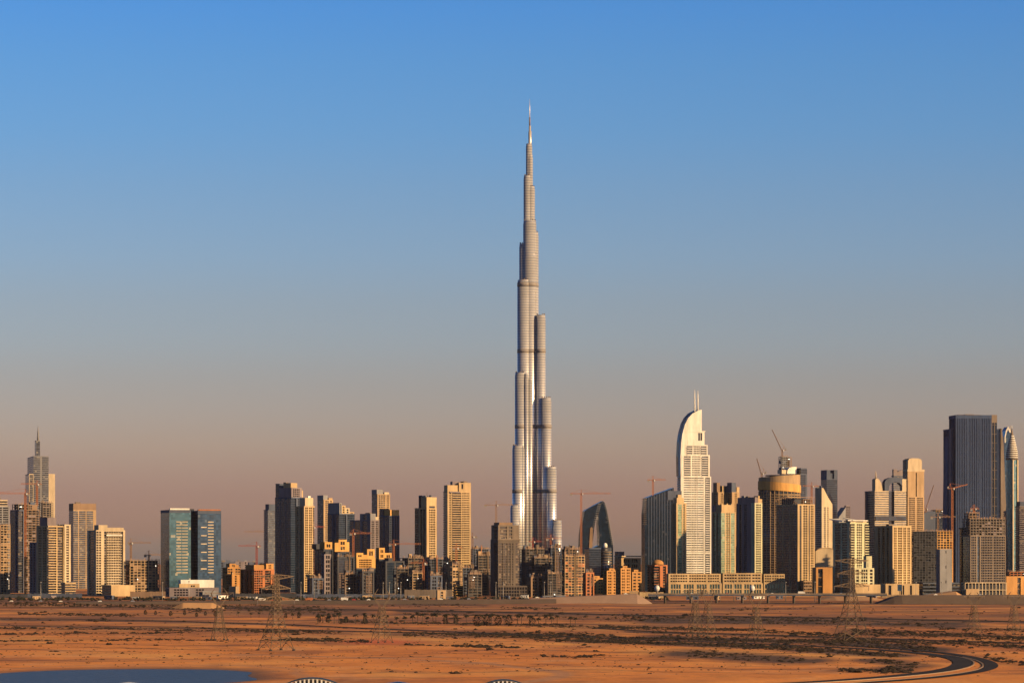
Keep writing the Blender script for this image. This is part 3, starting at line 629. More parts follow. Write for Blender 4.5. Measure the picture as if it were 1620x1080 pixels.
crane('bright red crane behind the ochre corner apartment block', 406, 865, 377, 413, 4650, M_red)
crane('brown crane mostly hidden by the pale slate tower', 428, 842, 386, 434, 5900, M_crbrown)
crane('red crane between the ivory strip tower and two tone tower', 495.5, 835, 490, 514, 4700, M_red)
crane('orange crane over the sun tinted roof rooms', 559, 845, 553, 588, 4650, M_orange)
crane('orange crane at the end of the sun tinted roofs with a jib towards the slatted tower', 623, 862, 615, 666, 4480, M_orange)
crane('rust crane standing before the black netted block', 670, 892, 649, 676, 4250, M_orange)
crane('orange crane at the foot of the ivory tower', 722, 868, 716, 734, 4330, M_orange)
crane('brown crane half hidden behind the ivory tower', 747.5, 850, 736, 755, 5000, M_crbrown)
crane('grey brown crane over the concrete twin top tower', 785, 800, 766, 812, 4900, M_crbrown)
crane('red crane at the foot of the steel supertall', 843, 858, 836, 857, 4600, M_red)
crane('orange crane with a short jib beside the supertall base', 871.5, 853, 864, 889, 4600, M_orange)
crane('slender orange crane rising beside the blade tower', 919.5, 782, 902, 966, 4950, M_orange)
crane('brown orange crane on the slanted roof of the blue tower', 1033, 760.5, 1024, 1053, 4905, M_orange, 786)
crane('luffing crane on the tower core in scaffolding', 1237.5, 713, 0, 0, 5590, M_crbrown, 722, (1221.5, 679))
crane('thin luffing crane on the edge of the round bronze tower', 1205, 750, 0, 0, 5080, M_crbrown, 757, (1197.5, 725))
crane('orange crane behind the black sided scaffolded tower', 1284, 770, 1270, 1296, 5200, M_orange)
crane('tall orange crane before the ribbed blue tower', 1506.5, 774, 0, 0, 4700, M_orange, None, (1531, 766))
crane('thin luffing crane over the distant vaulted block', 1465, 806, 0, 0, 5980, M_crbrown, 810, (1477.5, 767))
crane('brown crane over the orange slab frame', 1484, 819, 1472, 1512, 4700, M_crbrown, 843)
crane('small rust crane on the half clad tower roof', 1541, 806, 1535, 1549, 4420, M_orange, 812)

# ------------------------------------------------------------------ street lamps, cars, tanks
lamp0 = None
for q, D in ((64.5, 3750), (257, 3700), (299, 3850), (476, 3700), (497, 3900), (547, 3700), (606, 3650), (616, 3700), (625, 3650), (634, 3720), (697, 3660), (705.5, 3650), (784.5, 3700), (796, 3660), (861, 3750), (871, 3740), (1139, 3760), (1161, 3760), (1243, 3750), (1289, 3780), (1449, 3700), (1490, 3750)):
    if lamp0 is None:
        lamp0 = tag(empty('street_lamp', (0, 0, 0)), 'tall thin grey highway lamp post', 'street lamp', 'lamp posts along the highway')
        m_ = MB(); m_.lathe(0, 0, [(.45, 0), (.34, 10), (.2, 23)], 8); m_.build('post', M_lamp, lamp0)
        m_ = MB(); m_.lathe(0, 0, [(1.1, 22.7), (1.2, 23.3), (.3, 23.8)], 10); m_.build('lamp_head', M_lamp, lamp0.children[0]); o = lamp0
    else: o = copy_tree(lamp0)
    o.location = (wx(q, D), D, 0)
def car_mesh(kind, mat):
    m_ = MB()
    if kind == 'car':
        m_.prism_xz([(-2.2, .35), (2.2, .35), (2.25, .85), (1.3, .95), (.7, 1.5), (-1.2, 1.5), (-1.9, .98), (-2.25, .9)], -.9, .9)
        wh = [(-1.35, .33), (1.4, .33)]; r = .34
    else:
        m_.prism_xz([(-4, .8), (4, .8), (4, 1.7), (3.7, 2.6), (2.4, 2.6), (2.35, 1.1), (2.2, 1.1), (2.2, 3.3), (-4, 3.3)], -1.2, 1.2); wh = [(-2.8, .5), (-1.7, .5), (3, .5)]; r = .5
    for x, z in wh:
        for s in (-1, 1): y = s * (.92 if kind == 'car' else 1.22); m_.add([(x + r * math.cos(a), y + d, z + r * math.sin(a)) for d in (-.1, .1) for a in np.linspace(0, 6.283, 11)[:-1]], [tuple(range(10)), tuple(range(19, 9, -1))] + [(i, (i + 1) % 10, (i + 1) % 10 + 10, i + 10) for i in range(10)])
    return m_
for cname, mat, kind, cat, spots in (('white', M_white, 'car', 'car', [18, 96, 158, 470, 583, 698, 850, 1094, 1222, 1480, 990]), ('silver', plain('car_silver', (.45, .45, .46), .35, .5), 'car', 'car', [64, 210, 521, 640, 742, 1330, 1550]),
        ('red', plain('car_red', (.45, .04, .03), .4), 'car', 'car', [430, 560, 1150]), ('black', plain('car_black', (.02, .02, .025), .3), 'car', 'car', [345, 668, 905, 1400]),
        ('white', M_white, 'truck', 'truck', [415, 545, 1268]), ('orange', M_orange, 'truck', 'truck', [452, 489])):
    proto = None
    for q in spots:
        D = rnd.uniform(3700, 3760) if q < 735 else rnd.uniform(3590, 3640); zc = .3
        if 120 < q < 835: D = rnd.uniform(3566, 3584); zc = 2.2 + 3.3 * (q - 120) / 760 + .05
        elif 835 <= q < 1010: D = rnd.uniform(3608, 3632); zc = 5.8 + 5.8 * (q - 840) / 192
        elif 1040 < q < 1400: D = rnd.uniform(3615, 3626); zc = 10.45
        elif q > 1400: D = rnd.uniform(3568, 3590); zc = 9.4 + 1.6 * (q - 1388) / 512
        if proto is None: proto = o = car_mesh(kind, mat).build('car' if kind == 'car' else 'truck', mat)
        else: o = proto.copy(); COL.objects.link(o)
        tag(o, f'small {cname} {kind} driving along the highway', cat, f'{cname} {kind}s on the highway'); o.location = (wx(q, D), D, zc); o.rotation_euler.z = math.pi * (rnd.random() < .5)
for q, D, r, lab in ((1039.5, 4050, 3.4, 'round white tank beside the arcade near the rust domed block'), (1190, 4200, 3.6, 'round white tank before the arcade under the brown faced tower')):
    o = tag(empty('water_tank', (wx(q, D), D, 0)), lab, 'tank'); m_ = MB(); zc = wz(930, D); m_.lathe(0, 0, [(max(.1, r * math.cos(R_(a))), zc + 1.2 * r * math.sin(R_(a))) for a in range(-85, 90, 10)], 20); m_.build('tank_shell', M_white, o)
    m_ = MB(); m_.lathe(0, 0, [(1.6, 0), (1.4, zc - r)], 12); m_.build('pedestal', W['conc'], o)
for x0, x1, D, yt, lab, wl in ((1012, 1050, 4080, 936, 'long low cream wall by the round white tank and rust domed block', 'cream'), (996, 1010, 4060, 934, 'short tan wall at the end of the ochre flats', 'tan'), (1395, 1452, 4120, 940, 'low tan wall before the cream base building', 'tan'), (-20, 44, 4100, 939, 'long dark fence below the orange slab block', 'dark'), (44, 130, 4080, 938, 'long slate fence before the grey stepped tower', 'slate'), (206, 262, 4150, 935, 'rust fence below the low brown frame block', 'brown'), (372, 470, 4120, 938, 'dark hoarding below the ochre corner apartment block', 'dark'), (470, 640, 4100, 939, 'long dark hoarding below the sun tinted low blocks', 'slate'), (640, 716, 4120, 932, 'pale roofed loading deck below the black netted block', 'conc')):
    m_ = MB(); D2 = D; nn = max(3, int((x1 - x0) / 5)); xa_, xb_ = wx(x0, D), wx(x1, D); h = wz(yt, D)
    for i in range(nn): a_, b_ = xa_ + (xb_ - xa_) * i / nn, xa_ + (xb_ - xa_) * (i + 1) / nn; m_.box(a_ + .15, b_ - .15, D, D + .25, 0, h - .4 * (i % 2)); m_.box(a_ - .15, a_ + .14, D - .1, D + .35, 0, h + .3)
    tag(m_.build('site_fence', W[wl]), lab, 'fence')
# low roofs in the gaps and on the horizon
for i, (x0, x1, D, yt, wl) in enumerate(((340, 372, 7800, 888.5, 'slate'), (370, 396, 8200, 887.5, 'mauve'), (392, 422, 7800, 888.8, 'slate'))):
    b = B('distant_warehouse', ('long slate roofed warehouse on the skyline beside the blue glass twins', 'higher mauve warehouse on the skyline behind the red crane', 'slate warehouse on the skyline before the pale slate tower')[i], x0, x0 + 2, x1, D, 15, cat='warehouse', wall=wl)
    b.blk('p1 w.4 p1 w.4 p1', 'p1', yt, fh=6); b.roof(yt, 2, hmax=5)

# ------------------------------------------------------------------ grandstand roof with ribbed skylights just below the camera
gr_ = tag(empty('grandstand_roof', (0, 330, 0)), 'flat pale grandstand roof carrying the ribbed skylights', 'building')
m_ = MB(); m_.box(-60, 25, -52, 6, 36.6, 37.4); m_.build('roof_deck', W['grey'], gr_); m_ = MB(); m_.box(-58, 23, -48, 4, 0, 36.55); m_.build('wall', W['conc'], gr_)
def skylight(px, ptop, hw, kind, label):
    D = 312.0; x = wx(px, D); zt = wz(ptop, D); c = hw / F * D; sag = (1081.5 - ptop) / F * D; R = max((c * c + sag * sag) / (2 * sag), 4.3) ; zc = zt - R
    r = tag(empty('skylight', (x, D, 37.42)), label, 'skylight'); o = zt - 37.42 - R
    m_ = MB(); pts = []
    for a in np.linspace(-84, 84, 43): pts.append((R * math.sin(R_(a)), o + R * math.cos(R_(a))))
    pts = [(q, z) for q, z in pts if z > -.0]; base = [(pts[-1][0], 0), (pts[0][0], 0)]
    if kind == 'ribs':
        m_.prism_xz([(q * .965, max(.02, o + (z - o) * .965)) for q, z in pts] + [(base[0][0] * .965, .01), (base[1][0] * .965, .01)], .1, 4.0); m_.build('vault_glass', W['tan'], r)
        k = MB()
        for (q0, z0), (q1, z1) in zip(pts, pts[1:]): k.bar((q0, 0, z0), (q1, 0, z1), .075)
        k.build('rim', G['blue'], r); k = MB()
        for q in np.arange(-c * 1.25, c * 1.25, .42):
            zq = o + math.sqrt(max(0, R * R - q * q)); k.box(q - .08, q + .08, -.12, .09, max(.05, zq - 3), zq - .12)
        k.build('rib', M_white, r)
    else:
        m_.lathe(0, 0, [(math.sqrt(max(.01, R * R - (z - o) ** 2)), z) for z in np.linspace(.02, o + R - .004, 18)], 32); m_.build('dome_shell', M_white if kind == 'white' else G['blue'], r)
skylight(494, 1071.5, 42, 'ribs', 'ribbed skylight with white slats under a blue rim below the tallest lattice pylon'); skylight(797, 1074.5, 28, 'ribs', 'smaller ribbed skylight below the steel supertall')
skylight(203, 1078.2, 24, 'white', 'white skylight dome peeking up against the pond'); skylight(630, 1077.3, 22, 'blue', 'dark blue skylight dome between the two ribbed ones')

# ------------------------------------------------------------------ air, sky, sun, camera
hb = MB(); hb.box(-9800, 9800, -1600, 27000, -3.5, 865); hz = hb.build('haze', newmat('haze_air')[0])
m = hz.data.materials[0]; nt = m.node_tree; nt.nodes.remove(nt.nodes['Principled BSDF']); v = nt.nodes.new('ShaderNodeVolumePrincipled')
v.inputs['Color'].default_value = (.95, .84, .80, 1); v.inputs['Density'].default_value = HAZE; v.inputs['Anisotropy'].default_value = .25
nt.links.new(v.outputs[0], nt.nodes['Material Output'].inputs['Volume']); tag(hz, 'thin dusty morning haze', 'haze', kind='stuff')
w = bpy.data.worlds.new('World'); sc.world = w; w.use_nodes = True; nt = w.node_tree
sky = nt.nodes.new('ShaderNodeTexSky'); sky.sky_type = 'NISHITA'; sky.sun_disc = False; sky.sun_elevation = R_(SUN_EL); sky.sun_rotation = R_(SUN_AZ)
sky.altitude = 0; sky.air_density = AIR; sky.dust_density = DUST; sky.ozone_density = OZONE
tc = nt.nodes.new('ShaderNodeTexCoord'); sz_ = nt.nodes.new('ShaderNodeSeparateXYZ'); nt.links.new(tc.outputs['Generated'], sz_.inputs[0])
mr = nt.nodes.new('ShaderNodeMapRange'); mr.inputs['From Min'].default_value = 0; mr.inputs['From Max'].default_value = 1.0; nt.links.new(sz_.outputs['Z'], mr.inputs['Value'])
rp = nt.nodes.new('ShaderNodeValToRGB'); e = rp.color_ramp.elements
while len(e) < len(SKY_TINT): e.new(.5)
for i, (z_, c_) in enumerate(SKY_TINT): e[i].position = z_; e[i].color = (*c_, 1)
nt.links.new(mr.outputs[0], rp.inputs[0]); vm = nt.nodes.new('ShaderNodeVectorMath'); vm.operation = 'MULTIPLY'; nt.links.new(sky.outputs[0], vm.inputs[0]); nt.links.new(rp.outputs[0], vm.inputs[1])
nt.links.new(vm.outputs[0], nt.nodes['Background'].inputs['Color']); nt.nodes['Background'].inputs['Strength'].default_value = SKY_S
L = bpy.data.lights.new('sun', 'SUN'); L.energy = SUN_S; L.angle = R_(.5); L.color = SUN_C; lo = bpy.data.objects.new('sun', L); COL.objects.link(lo)
from mathutils import Vector
sd = Vector((math.sin(R_(SUN_AZ)) * math.cos(R_(SUN_EL)), math.cos(R_(SUN_AZ)) * math.cos(R_(SUN_EL)), math.sin(R_(SUN_EL)))); lo.rotation_euler = sd.to_track_quat('Z', 'Y').to_euler(); lo.location = (0, 0, 500)
cam = bpy.data.cameras.new('camera'); co = bpy.data.objects.new('camera', cam); COL.objects.link(co); sc.camera = co
co.location = (0, 0, CH); co.rotation_euler = (R_(90), 0, 0); cam.lens = 36 * F / 1620; cam.sensor_width = 36; cam.shift_y = (YH - 540) / 1620; cam.clip_start = 1; cam.clip_end = 60000
sc.render.engine = 'CYCLES'; sc.view_settings.view_transform = 'Standard'; sc.view_settings.look = 'None'; sc.view_settings.exposure = EXPO; sc.view_settings.gamma = 1
sc.cycles.max_bounces = 5; sc.cycles.diffuse_bounces = 0; sc.cycles.glossy_bounces = 3; sc.cycles.volume_bounces = 0; sc.cycles.use_denoising = True

cab0 = {}
for i in range(34):
    q = rnd.uniform(-10, 1040) if i < 26 else rnd.uniform(1060, 1560); D = rnd.uniform(3920, 4080); kind = rnd.choice(['white', 'tan', 'mauve', 'slate'])
    if kind not in cab0:
        o = cab0[kind] = tag(empty('site_cabin', (0, 0, 0)), dict(white='small white', tan='small tan', mauve='small grey brown', slate='small dark grey')[kind] + ' flat roofed cabin at the foot of the towers', 'cabin', 'small cabins at the foot of the towers')
        m_ = MB(); m_.box(-4.5, 4.5, -1.6, 1.6, 0, 3.0); m_.build('cabin_wall', W[kind], o); m_ = MB(); m_.box(-4.8, 4.8, -1.9, 1.9, 3.02, 3.3); m_.build('roof', W['grey'], o)
        m_ = MB(); m_.box(-.6, .5, -1.68, -1.5, .05, 2.2); m_.build('door', W['brown'], o)
        for xw in (-3, 2.6): m_ = MB(); m_.box(xw - .8, xw + .8, -1.67, -1.5, 1.0, 2.2); m_.build('window', G['dk'], o)
    else: o = copy_tree(cab0[kind])
    o.location = (wx(q, D), D, 0); o.rotation_euler.z = rnd.uniform(-.6, .6); k = rnd.uniform(.8, 1.7); o.scale = (k, k, rnd.uniform(.9, 1.7))
# ------------------------------------------------------------------ the towers, from the spired one on to the pointed one
def P(b, *a, **k): return b.blk(*a, **k)

# spired grey tower
b = B('spired_tower', 'grey glass tower tapering to a needle spire between two cream shafts', 40, 46, 87, 6200, 14, wall='cream', glass='grey')
P(b, 'p.3 g2 p.3', 'g1', 749, px=(46, 53), wall='pale', x=(0, 1))
P(b, 'g1 p.25 g1', 'g1', 721, px=(53, 77), y=(0, 1.6), wall='grey', glass='grey', fh=3.8, fin=1.2)
P(b, 'p1', 'p1', 749, px=(77, 87), wall='pale')
P(b, 'g1', 'g1', 695, 721.2, px=(60.5, 66.5), y=(.5, .9), wall='grey', glass='grey')
m = MB(); X = b.rx(64.6); m.lathe(X, .7 * b.wL, [(2.4, b.z(697)), (1.9, b.z(684)), (.25, b.z(671))], 10); m.build('spire', W['grey'], b.root)

b = B('banded_tower', 'grey tower with pale floor bands cut off by the picture edge', -14, -10, 15, 4900, 20, wall='grey', glass='dk')
P(b, 'r3 p.4 r2 p.4', 'r1', 800); P(b, 'r1', 'r1', 790, 800.2, x=(.2, .9), y=(.1, .9), wall='pale')
b.roof(790, 2)

b = B('slab_building', 'unfinished block of orange lit floor slabs below the banded grey tower', -10, 1, 16, 4500, 40, cat='building', wall='tan')
b.frame(830, wall='tan', fillm='brown', infill=.45); b.roof(830, 2)

b = B('core_tower', 'dark concrete tower still under construction with an open lift core on top', 16, 30, 63, 4700, 38, wall='conc', glass='dk')
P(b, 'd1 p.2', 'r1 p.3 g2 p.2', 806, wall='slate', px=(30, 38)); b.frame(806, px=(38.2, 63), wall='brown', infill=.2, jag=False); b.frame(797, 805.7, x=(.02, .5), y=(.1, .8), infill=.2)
P(b, 'w1 p1', 'p1', 797, 806.2, px=(46, 62), y=(.2, .7), wall='brown'); b.roof(797, 3, x=(.5, .95))
b = B('bare_frame_tower', 'narrow bare concrete frame tower behind the grey stepped block', 62, 68, 84, 5000, 35, wall='conc')
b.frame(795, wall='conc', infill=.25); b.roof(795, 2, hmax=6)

b = B('stepped_tower', 'grey stepped tower with balconies and one sunlit corner shaft of small windows', 46, 76, 111, 4300, 40, wall='cream', glass='dk')
P(b, 'b3 p.4 d2 p.3', 'p.4 w1.2 p.4 w1.2 p.6', 831, wall='cream', y=(0, .62), px=(76, 101))
P(b, 'p.5 w1 p.5', 'p1', 829, px=(101, 111), y=(-.03, .5), wall='pale')
P(b, 'p1', 'p.4 w1 p.5 w1 p.4', 857, x=(.02, .3), y=(.62, 1), wall='mauve')
P(b, 'p1', 'p1', 818, 831.2, px=(78, 92), y=(.1, .5), wall='mauve'); b.roof(831, 2, y=(.1, .5))
b = B('podium_block', 'cream parking podium with horizontal openings beside the stepped grey tower', 96, 103, 120, 4230, 35, cat='building', wall='cream')
P(b, 'r1', 'r1', 921, fh=3.2); b.roof(921, 2, hmax=2)

b = B('brown_capped_tower', 'slim grey glass tower with a plain brown cap', 109, 116, 152, 5300, 24, wall='tan', glass='grey')
P(b, 'g1 p.15 g1.4 p.15 g1.4 p.6', 'g1', 806, fin=.7); P(b, 'p1', 'p1', 796, 806.2, x=(.0, 1), y=(0, 1), wall='brown'); b.roof(796, 1)

b = B('cream_gridded_tower', 'cream tower with a dark gridded centre bay above a blank cream podium', 138, 152, 198, 4350, 26, wall='pale', glass='dk')
P(b, 'w1 p.5 d.5 W2.6 d.5 p.4', 'p.3 r1 p.3', 838, wall='pale'); P(b, 'p1', 'p1', 830, 838.2, px=(156, 170), y=(.0, .5), wall='pale')
P(b, 'p1', 'p1', 834, 838.2, px=(170, 196), y=(.02, .6), wall='pale')
b.pxbox('canopy', W['white'], 168, 193, 845, 847, -1.5, -.05); b.roof(838, 2)
b = B('blank_podium', 'blank cream podium box at the foot of the cream gridded tower', 160, 176, 214, 4280, 26, cat='building', wall='cream')
P(b, 'p1', 'r1', 925, wall='cream', fh=4)

b = B('brown_frame_block', 'low brown concrete block under construction beside the blue glass twins', 198, 206, 252, 4362, 22, cat='building', wall='tan')
b.frame(886, wall='tan', fillm='brown', infill=.5, colw=5)

# blue glass twins
b = B('blue_twin_tower', 'blue glass twin tower with pale window bands split by a dark recess', 254, 268, 350, 4350, 20, cat='tower', wall='slate', glass='navy', fh=4)
P(b, 'g1', 'g1', 806, px=(268, 302), y=(0, 1), glass='teal', wall='slate', fin=.15, par=4)
P(b, 'g1', 'g1', 804, px=(302, 313), y=(.4, .9), glass='navy', wall='dark', fin=.2)
P(b, 'g1', 'g1', 807, px=(313, 350), y=(0, 1), glass='blue', wall='slate', fin=.15, par=4)
for pa, pb, lo, hi in ((279, 287, 821, 906), (288, 297, 821, 906), (318, 327, 821, 900), (329, 338, 821, 906)):
    m = MB(); n = 18
    for j in range(n):
        if pa == 318 and j % 3: continue
        zz = b.z(hi) + (b.z(lo) - b.z(hi)) * j / n; m.box(b.rx(pa), b.rx(pb), -.25, .12, zz, zz + 1.25)
    m.build('window_band', W['pale'], [o for o in b.root.children if o.name.startswith('glazing')][0 if pa < 300 else -1])
b.pxbox('roof_parapet', W['white'], 269, 300, 803.5, 806, .2, 6); b.pxbox('roof_parapet', W['rust'], 314, 349, 805, 807, .2, 5)
b = B('white_podium', 'long low grey and white podium in front of the blue glass twins', 262, 268, 346, 4230, 12, cat='building', wall='grey')
P(b, 'p.3 w1 p.5 w.6 p1', 'w1', 929, wall='mauve', fh=4); P(b, 'p1', 'p1', 917, 929.2, px=(288, 341), y=(.3, .9), wall='white')
P(b, 'p1 w.4 p.4', 'p1', 923, 929.2, px=(284, 316), y=(.05, .28), wall='cream'); b.pxbox('boundary_wall', W['grey'], 320, 345, 934, 944, -4, -3.5)

# ochre houses
b = B('ochre_villa', 'low ochre villa with a flat stepped roof beside the blue glass twins', 352, 360, 380, 4700, 35, cat='house', wall='ochre')
P(b, 'w1 p.5 w1', 'w1', 897); P(b, 'p.5 w1', 'p1', 891, 897.2, x=(.2, .7), y=(.1, .8)); b.pxbox('roof_stair', W['ochre'], 372, 378, 893, 897.2, 1, 5)
b = B('ochre_villa', 'ochre villa in front of the low flat-roofed one with sunlit gable end', 354, 367, 379, 4500, 45, cat='house', wall='ochre')
P(b, 'p1 w.8 p1', 'w1 p.4', 908); b.roof(908, 1, mat='tan')
b = B('pink_kiosk', 'small pink walled hut with one bright yellow end beside the highway', 362, 373, 378, 4150, 50, cat='hut', wall='mauve')
P(b, 'p1', 'p1', 927, wall='tan')
b = B('ochre_apartment', 'dark apartment block with ochre corner strips and rounded ochre roof rooms', 380, 402, 434, 4500, 42, cat='building', wall='ochre', glass='dk')
P(b, 'w1.2 p.3 d.8 p.5', 'd1 p.35 d.6 p.35 d1 p.3', 900, wall='rust', px=(402, 434)); P(b, 'p1', 'p1', 893, 900.2, px=(404, 420), y=(.1, .7))
P(b, 'p.6 w.8 p.6', 'p1', 891, 900.2, px=(421, 433), y=(.0, .5)); b.roof(900, 3, mat='ochre')

# dark cluster
b = B('slate_tower', 'pale slate tower half hidden behind the tall dark one', 417, 424, 445, 5700, 30, wall='slate', glass='grey')
P(b, 'r1', 'r1', 806, fh=3.5); P(b, 'p1', 'p1', 797, 806.2, x=(.1, 1), y=(.1, .9))
b = B('dark_stepped_tower', 'tallest dark blue tower of its cluster with cream rooms stepping down at the top', 435, 461, 478, 4750, 42, wall='slate', glass='navy')
P(b, 'd1 p.3 w.6 p.3', 'g1 p.12 g1 p.12 g1.2', 786, wall='slate', glass='navy', fin=.35)
P(b, 'p.2 w1 p.3', 'p1', 771, 786.2, x=(0, .98), y=(0, .75), wall='mauve'); P(b, 'p1', 'g1', 764, 786.3, x=(.05, .7), y=(.752, 1), wall='slate')
P(b, 'p1', 'p1', 763.5, 771.2, x=(.02, .62), y=(.05, .5), wall='cream'); P(b, 'p1', 'p1', 775, 786.2, x=(.982, 1.12), y=(.03, .5), wall='cream')
b.roof(771, 2, mast=1); b.roof(764, 1, y=(.76, .98))
b = B('ivory_strip_tower', 'grey tower with one bright ivory strip of windows beside the tallest dark tower', 468, 481, 498, 4550, 40, wall='cream', glass='dk')
P(b, 'p.3 w1 p.25 w1 p.3 d.6', 'p.3 w1 p.3 r1 p.2', 800, wall='cream', y=(0, 1)); P(b, 'p1', 'p1', 787, 800.2, x=(.1, .85), y=(.0, .7), wall='pale')
b.pxbox('roof_fin', W['white'], 488, 492, 784, 790, 1, 3); b.roof(800, 2)
b = B('two_tone_tower', 'slim tower with a grey side and a brown sunlit side behind the dark cluster', 502, 512, 527, 5700, 38, wall='tan', glass='dk')
P(b, 'p.4 w1 p.3 w.6 p.3', 'g1', 790, wall='tan', glass='grey'); P(b, 'p1', 'p1', 783, 790.2, x=(0, .45), y=(.05, 1), wall='grey'); P(b, 'p1', 'p1', 787, 790.2, x=(.6, 1), y=(.1, .8), wall='tan')
b = B('terraced_tower', 'dark tower whose cream roof terraces step down like stairs', 518, 537, 562, 5200, 40, wall='slate', glass='navy')
P(b, 'd1 p.2 d1.2', 'g.6 p.3 w.5 p.3 g1', 812, wall='slate')
for i, (pa, pc, yt) in enumerate(((537, 541, 795), (541, 547, 799), (547, 554, 803), (554, 561.5, 809))):
    P(b, 'p.3 w.6 p.3', 'p1', yt, 812.2, px=(pa + .05 * i, pc), y=(.02 * i, .95 - .1 * i), wall=('grey', 'cream', 'pale', 'tan')[i])
b = B('grey_shaft_tower', 'blue grey tower of plain shafts with a sunlit ribbed corner', 553, 586, 601, 5050, 33, wall='pale', glass='dk')
P(b, 'p.3 w1 p.3 w1 p.4', 'p.5 r1 p.4 g1 p.3 r.8', 822, wall='mauve', y=(0, 1)); P(b, 'p1', 'p1 r1 p1', 812, 822.2, x=(0, .55), y=(0, .5), wall='grey')
P(b, 'p1', 'p1', 817, 822.2, x=(.56, .9), y=(.02, .5), wall='pale'); b.roof(812, 1, y=(.1, .45))
b = B('brown_window_tower', 'slim brown tower with punched windows rising behind the grey shafts', 588, 597, 617, 5800, 36, wall='tan', glass='dk')
P(b, 'p.3 w2 p.3 w.7 p.3', 'g1', 781, wall='tan', glass='grey'); P(b, 'p1', 'p1', 774, 781.2, x=(0, .5), y=(.1, 1), wall='grey'); P(b, 'p1', 'p1', 778, 781.2, x=(.6, .97), y=(.1, .8), wall='pale')
b = B('black_banded_tower', 'dark tower with a cream top band and rounded black crown', 600, 616, 632, 4900, 40, wall='slate', glass='navy')
P(b, 'w1 p.2 w1 p.2', 'g1 p.3 g1', 815, wall='slate'); P(b, 'p1', 'p1', 806, 815.2, x=(.08, .97), y=(0, .6), wall='gold'); P(b, 'p1', 'g1', 804, 815.3, x=(.02, .6), y=(.62, 1), wall='dark')

# low rise coloured dark for shadow, roof rooms coloured gold for sunlight
for nm, lab, x0, xm, x1, D, yt, roofs, wl in (
    ('dark_glass_block', 'dark glass block with one sun tinted roof room nearest the ivory strip tower', 497, 512, 527, 4500, 868, ((514, 526, 857, 'gold'), (501, 506, 860, 'dark')), 'dark'),
    ('dark_glass_block', 'pale-framed dark block with square window grid in the sun tinted roof row', 508, 513, 524, 4330, 876, ((515, 520, 872, 'dark'),), 'mauve'),
    ('dark_glass_block', 'dark block carrying the widest sun tinted roof frames with an open slot', 524, 538, 556, 4560, 872, ((530, 536, 858, 'gold'), (536, 549, 853, 'gold'), (549, 553, 857, 'gold')), 'dark'),
    ('dark_glass_block', 'plain dark glass block between the sun tinted roofs with no roof room', 528, 534, 561, 4330, 880, (), 'dark'),
    ('dark_glass_block', 'dark block under a long sun tinted crown pierced by a row of small windows', 558, 564, 594, 4420, 897, ((564, 575, 874, 'gold'), (575, 581, 877, 'gold'), (581, 593, 868, 'gold')), 'gold'),
    ('dark_glass_block', 'dark block with a tall sun tinted stair tower at its sunny end', 590, 600, 622, 4560, 884, ((600, 609, 866, 'gold'), (609, 620, 874, 'gold')), 'dark'),
    ('dark_glass_block', 'flat roofed dark block with a thin turquoise corner light', 596, 610, 640, 4330, 887, ((615, 622, 882, 'dark'),), 'dark')):
    b = B(nm, lab, x0, xm, x1, D, 38, cat='building', wall=wl, glass='dk')
    if wl == 'gold':
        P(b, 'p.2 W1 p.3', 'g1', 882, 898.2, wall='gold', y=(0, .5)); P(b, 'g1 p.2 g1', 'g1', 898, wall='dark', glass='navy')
    elif wl == 'mauve': P(b, 'p.3 w1 p.3', 'p.3 w1 p.3', yt, sp=.3, fh=6)
    else: P(b, 'p.2 g1 p.2 d1 p.2', 'g1 p.2 g1', yt, wall='dark', glass='navy', fin=.3)
    for pa, pc, y2, mt in roofs:
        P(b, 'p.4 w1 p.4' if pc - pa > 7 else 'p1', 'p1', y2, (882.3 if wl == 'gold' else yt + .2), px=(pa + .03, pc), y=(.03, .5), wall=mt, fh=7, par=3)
    b.roof(897.5 if wl == 'gold' else yt, 2, y=(.55, .95), mat='slate')
    if wl == 'dark' and not roofs: b.clutter(yt, 2)

b = B('slatted_cream_tower', 'cream tower with a dark slatted centre and small square windows', 656, 675, 691, 4690, 44, wall='cream', glass='dk')
P(b, 'p.5 w1.4 p.3', 'p.15 d.5 p.12 d.5 p.3 g.9', 803, wall='cream', y=(0, 1))
P(b, 'p1', 'p1', 786, 803.2, x=(.0, .98), y=(0, .45), wall='cream', par=1); P(b, 'p1', 'd1 p.3', 783, 803.3, x=(.1, .7), y=(.452, .75), wall='slate', glass='dk')
b.pxbox('plant_opening', W['dark'], 679, 688, 800, 803.3, -.06, .5); b.roof(786, 2, y=(.1, .4), mast=1)
b = B('ivory_tower', 'broad ivory tower with shaded balconies up the middle and a stepped crown', 701, 708, 745, 4850, 20, wall='pale', glass='dk')
P(b, 'p.5 w.8 p.3 b3.2 p.25 W2.6 p.5', 'r1', 777, wall='cream', y=(0, 1), sp=.5)
P(b, 'p1', 'p1', 767, 777.2, px=(708, 724), y=(0, .8), wall='cream'); P(b, 'p.3 w.3 p1', 'p1', 763, 777.3, px=(726, 745), y=(0, .8), wall='cream', fh=9)
P(b, 'p1', 'p1', 761, 767.2, px=(718, 731), y=(.3, .8), wall='mauve'); b.roof(763, 2, x=(.55, .95), y=(.1, .6)); b.pxbox('balcony_bay', W['mauve'], 711, 727.5, 777.2, 779, -1.2, -.05)

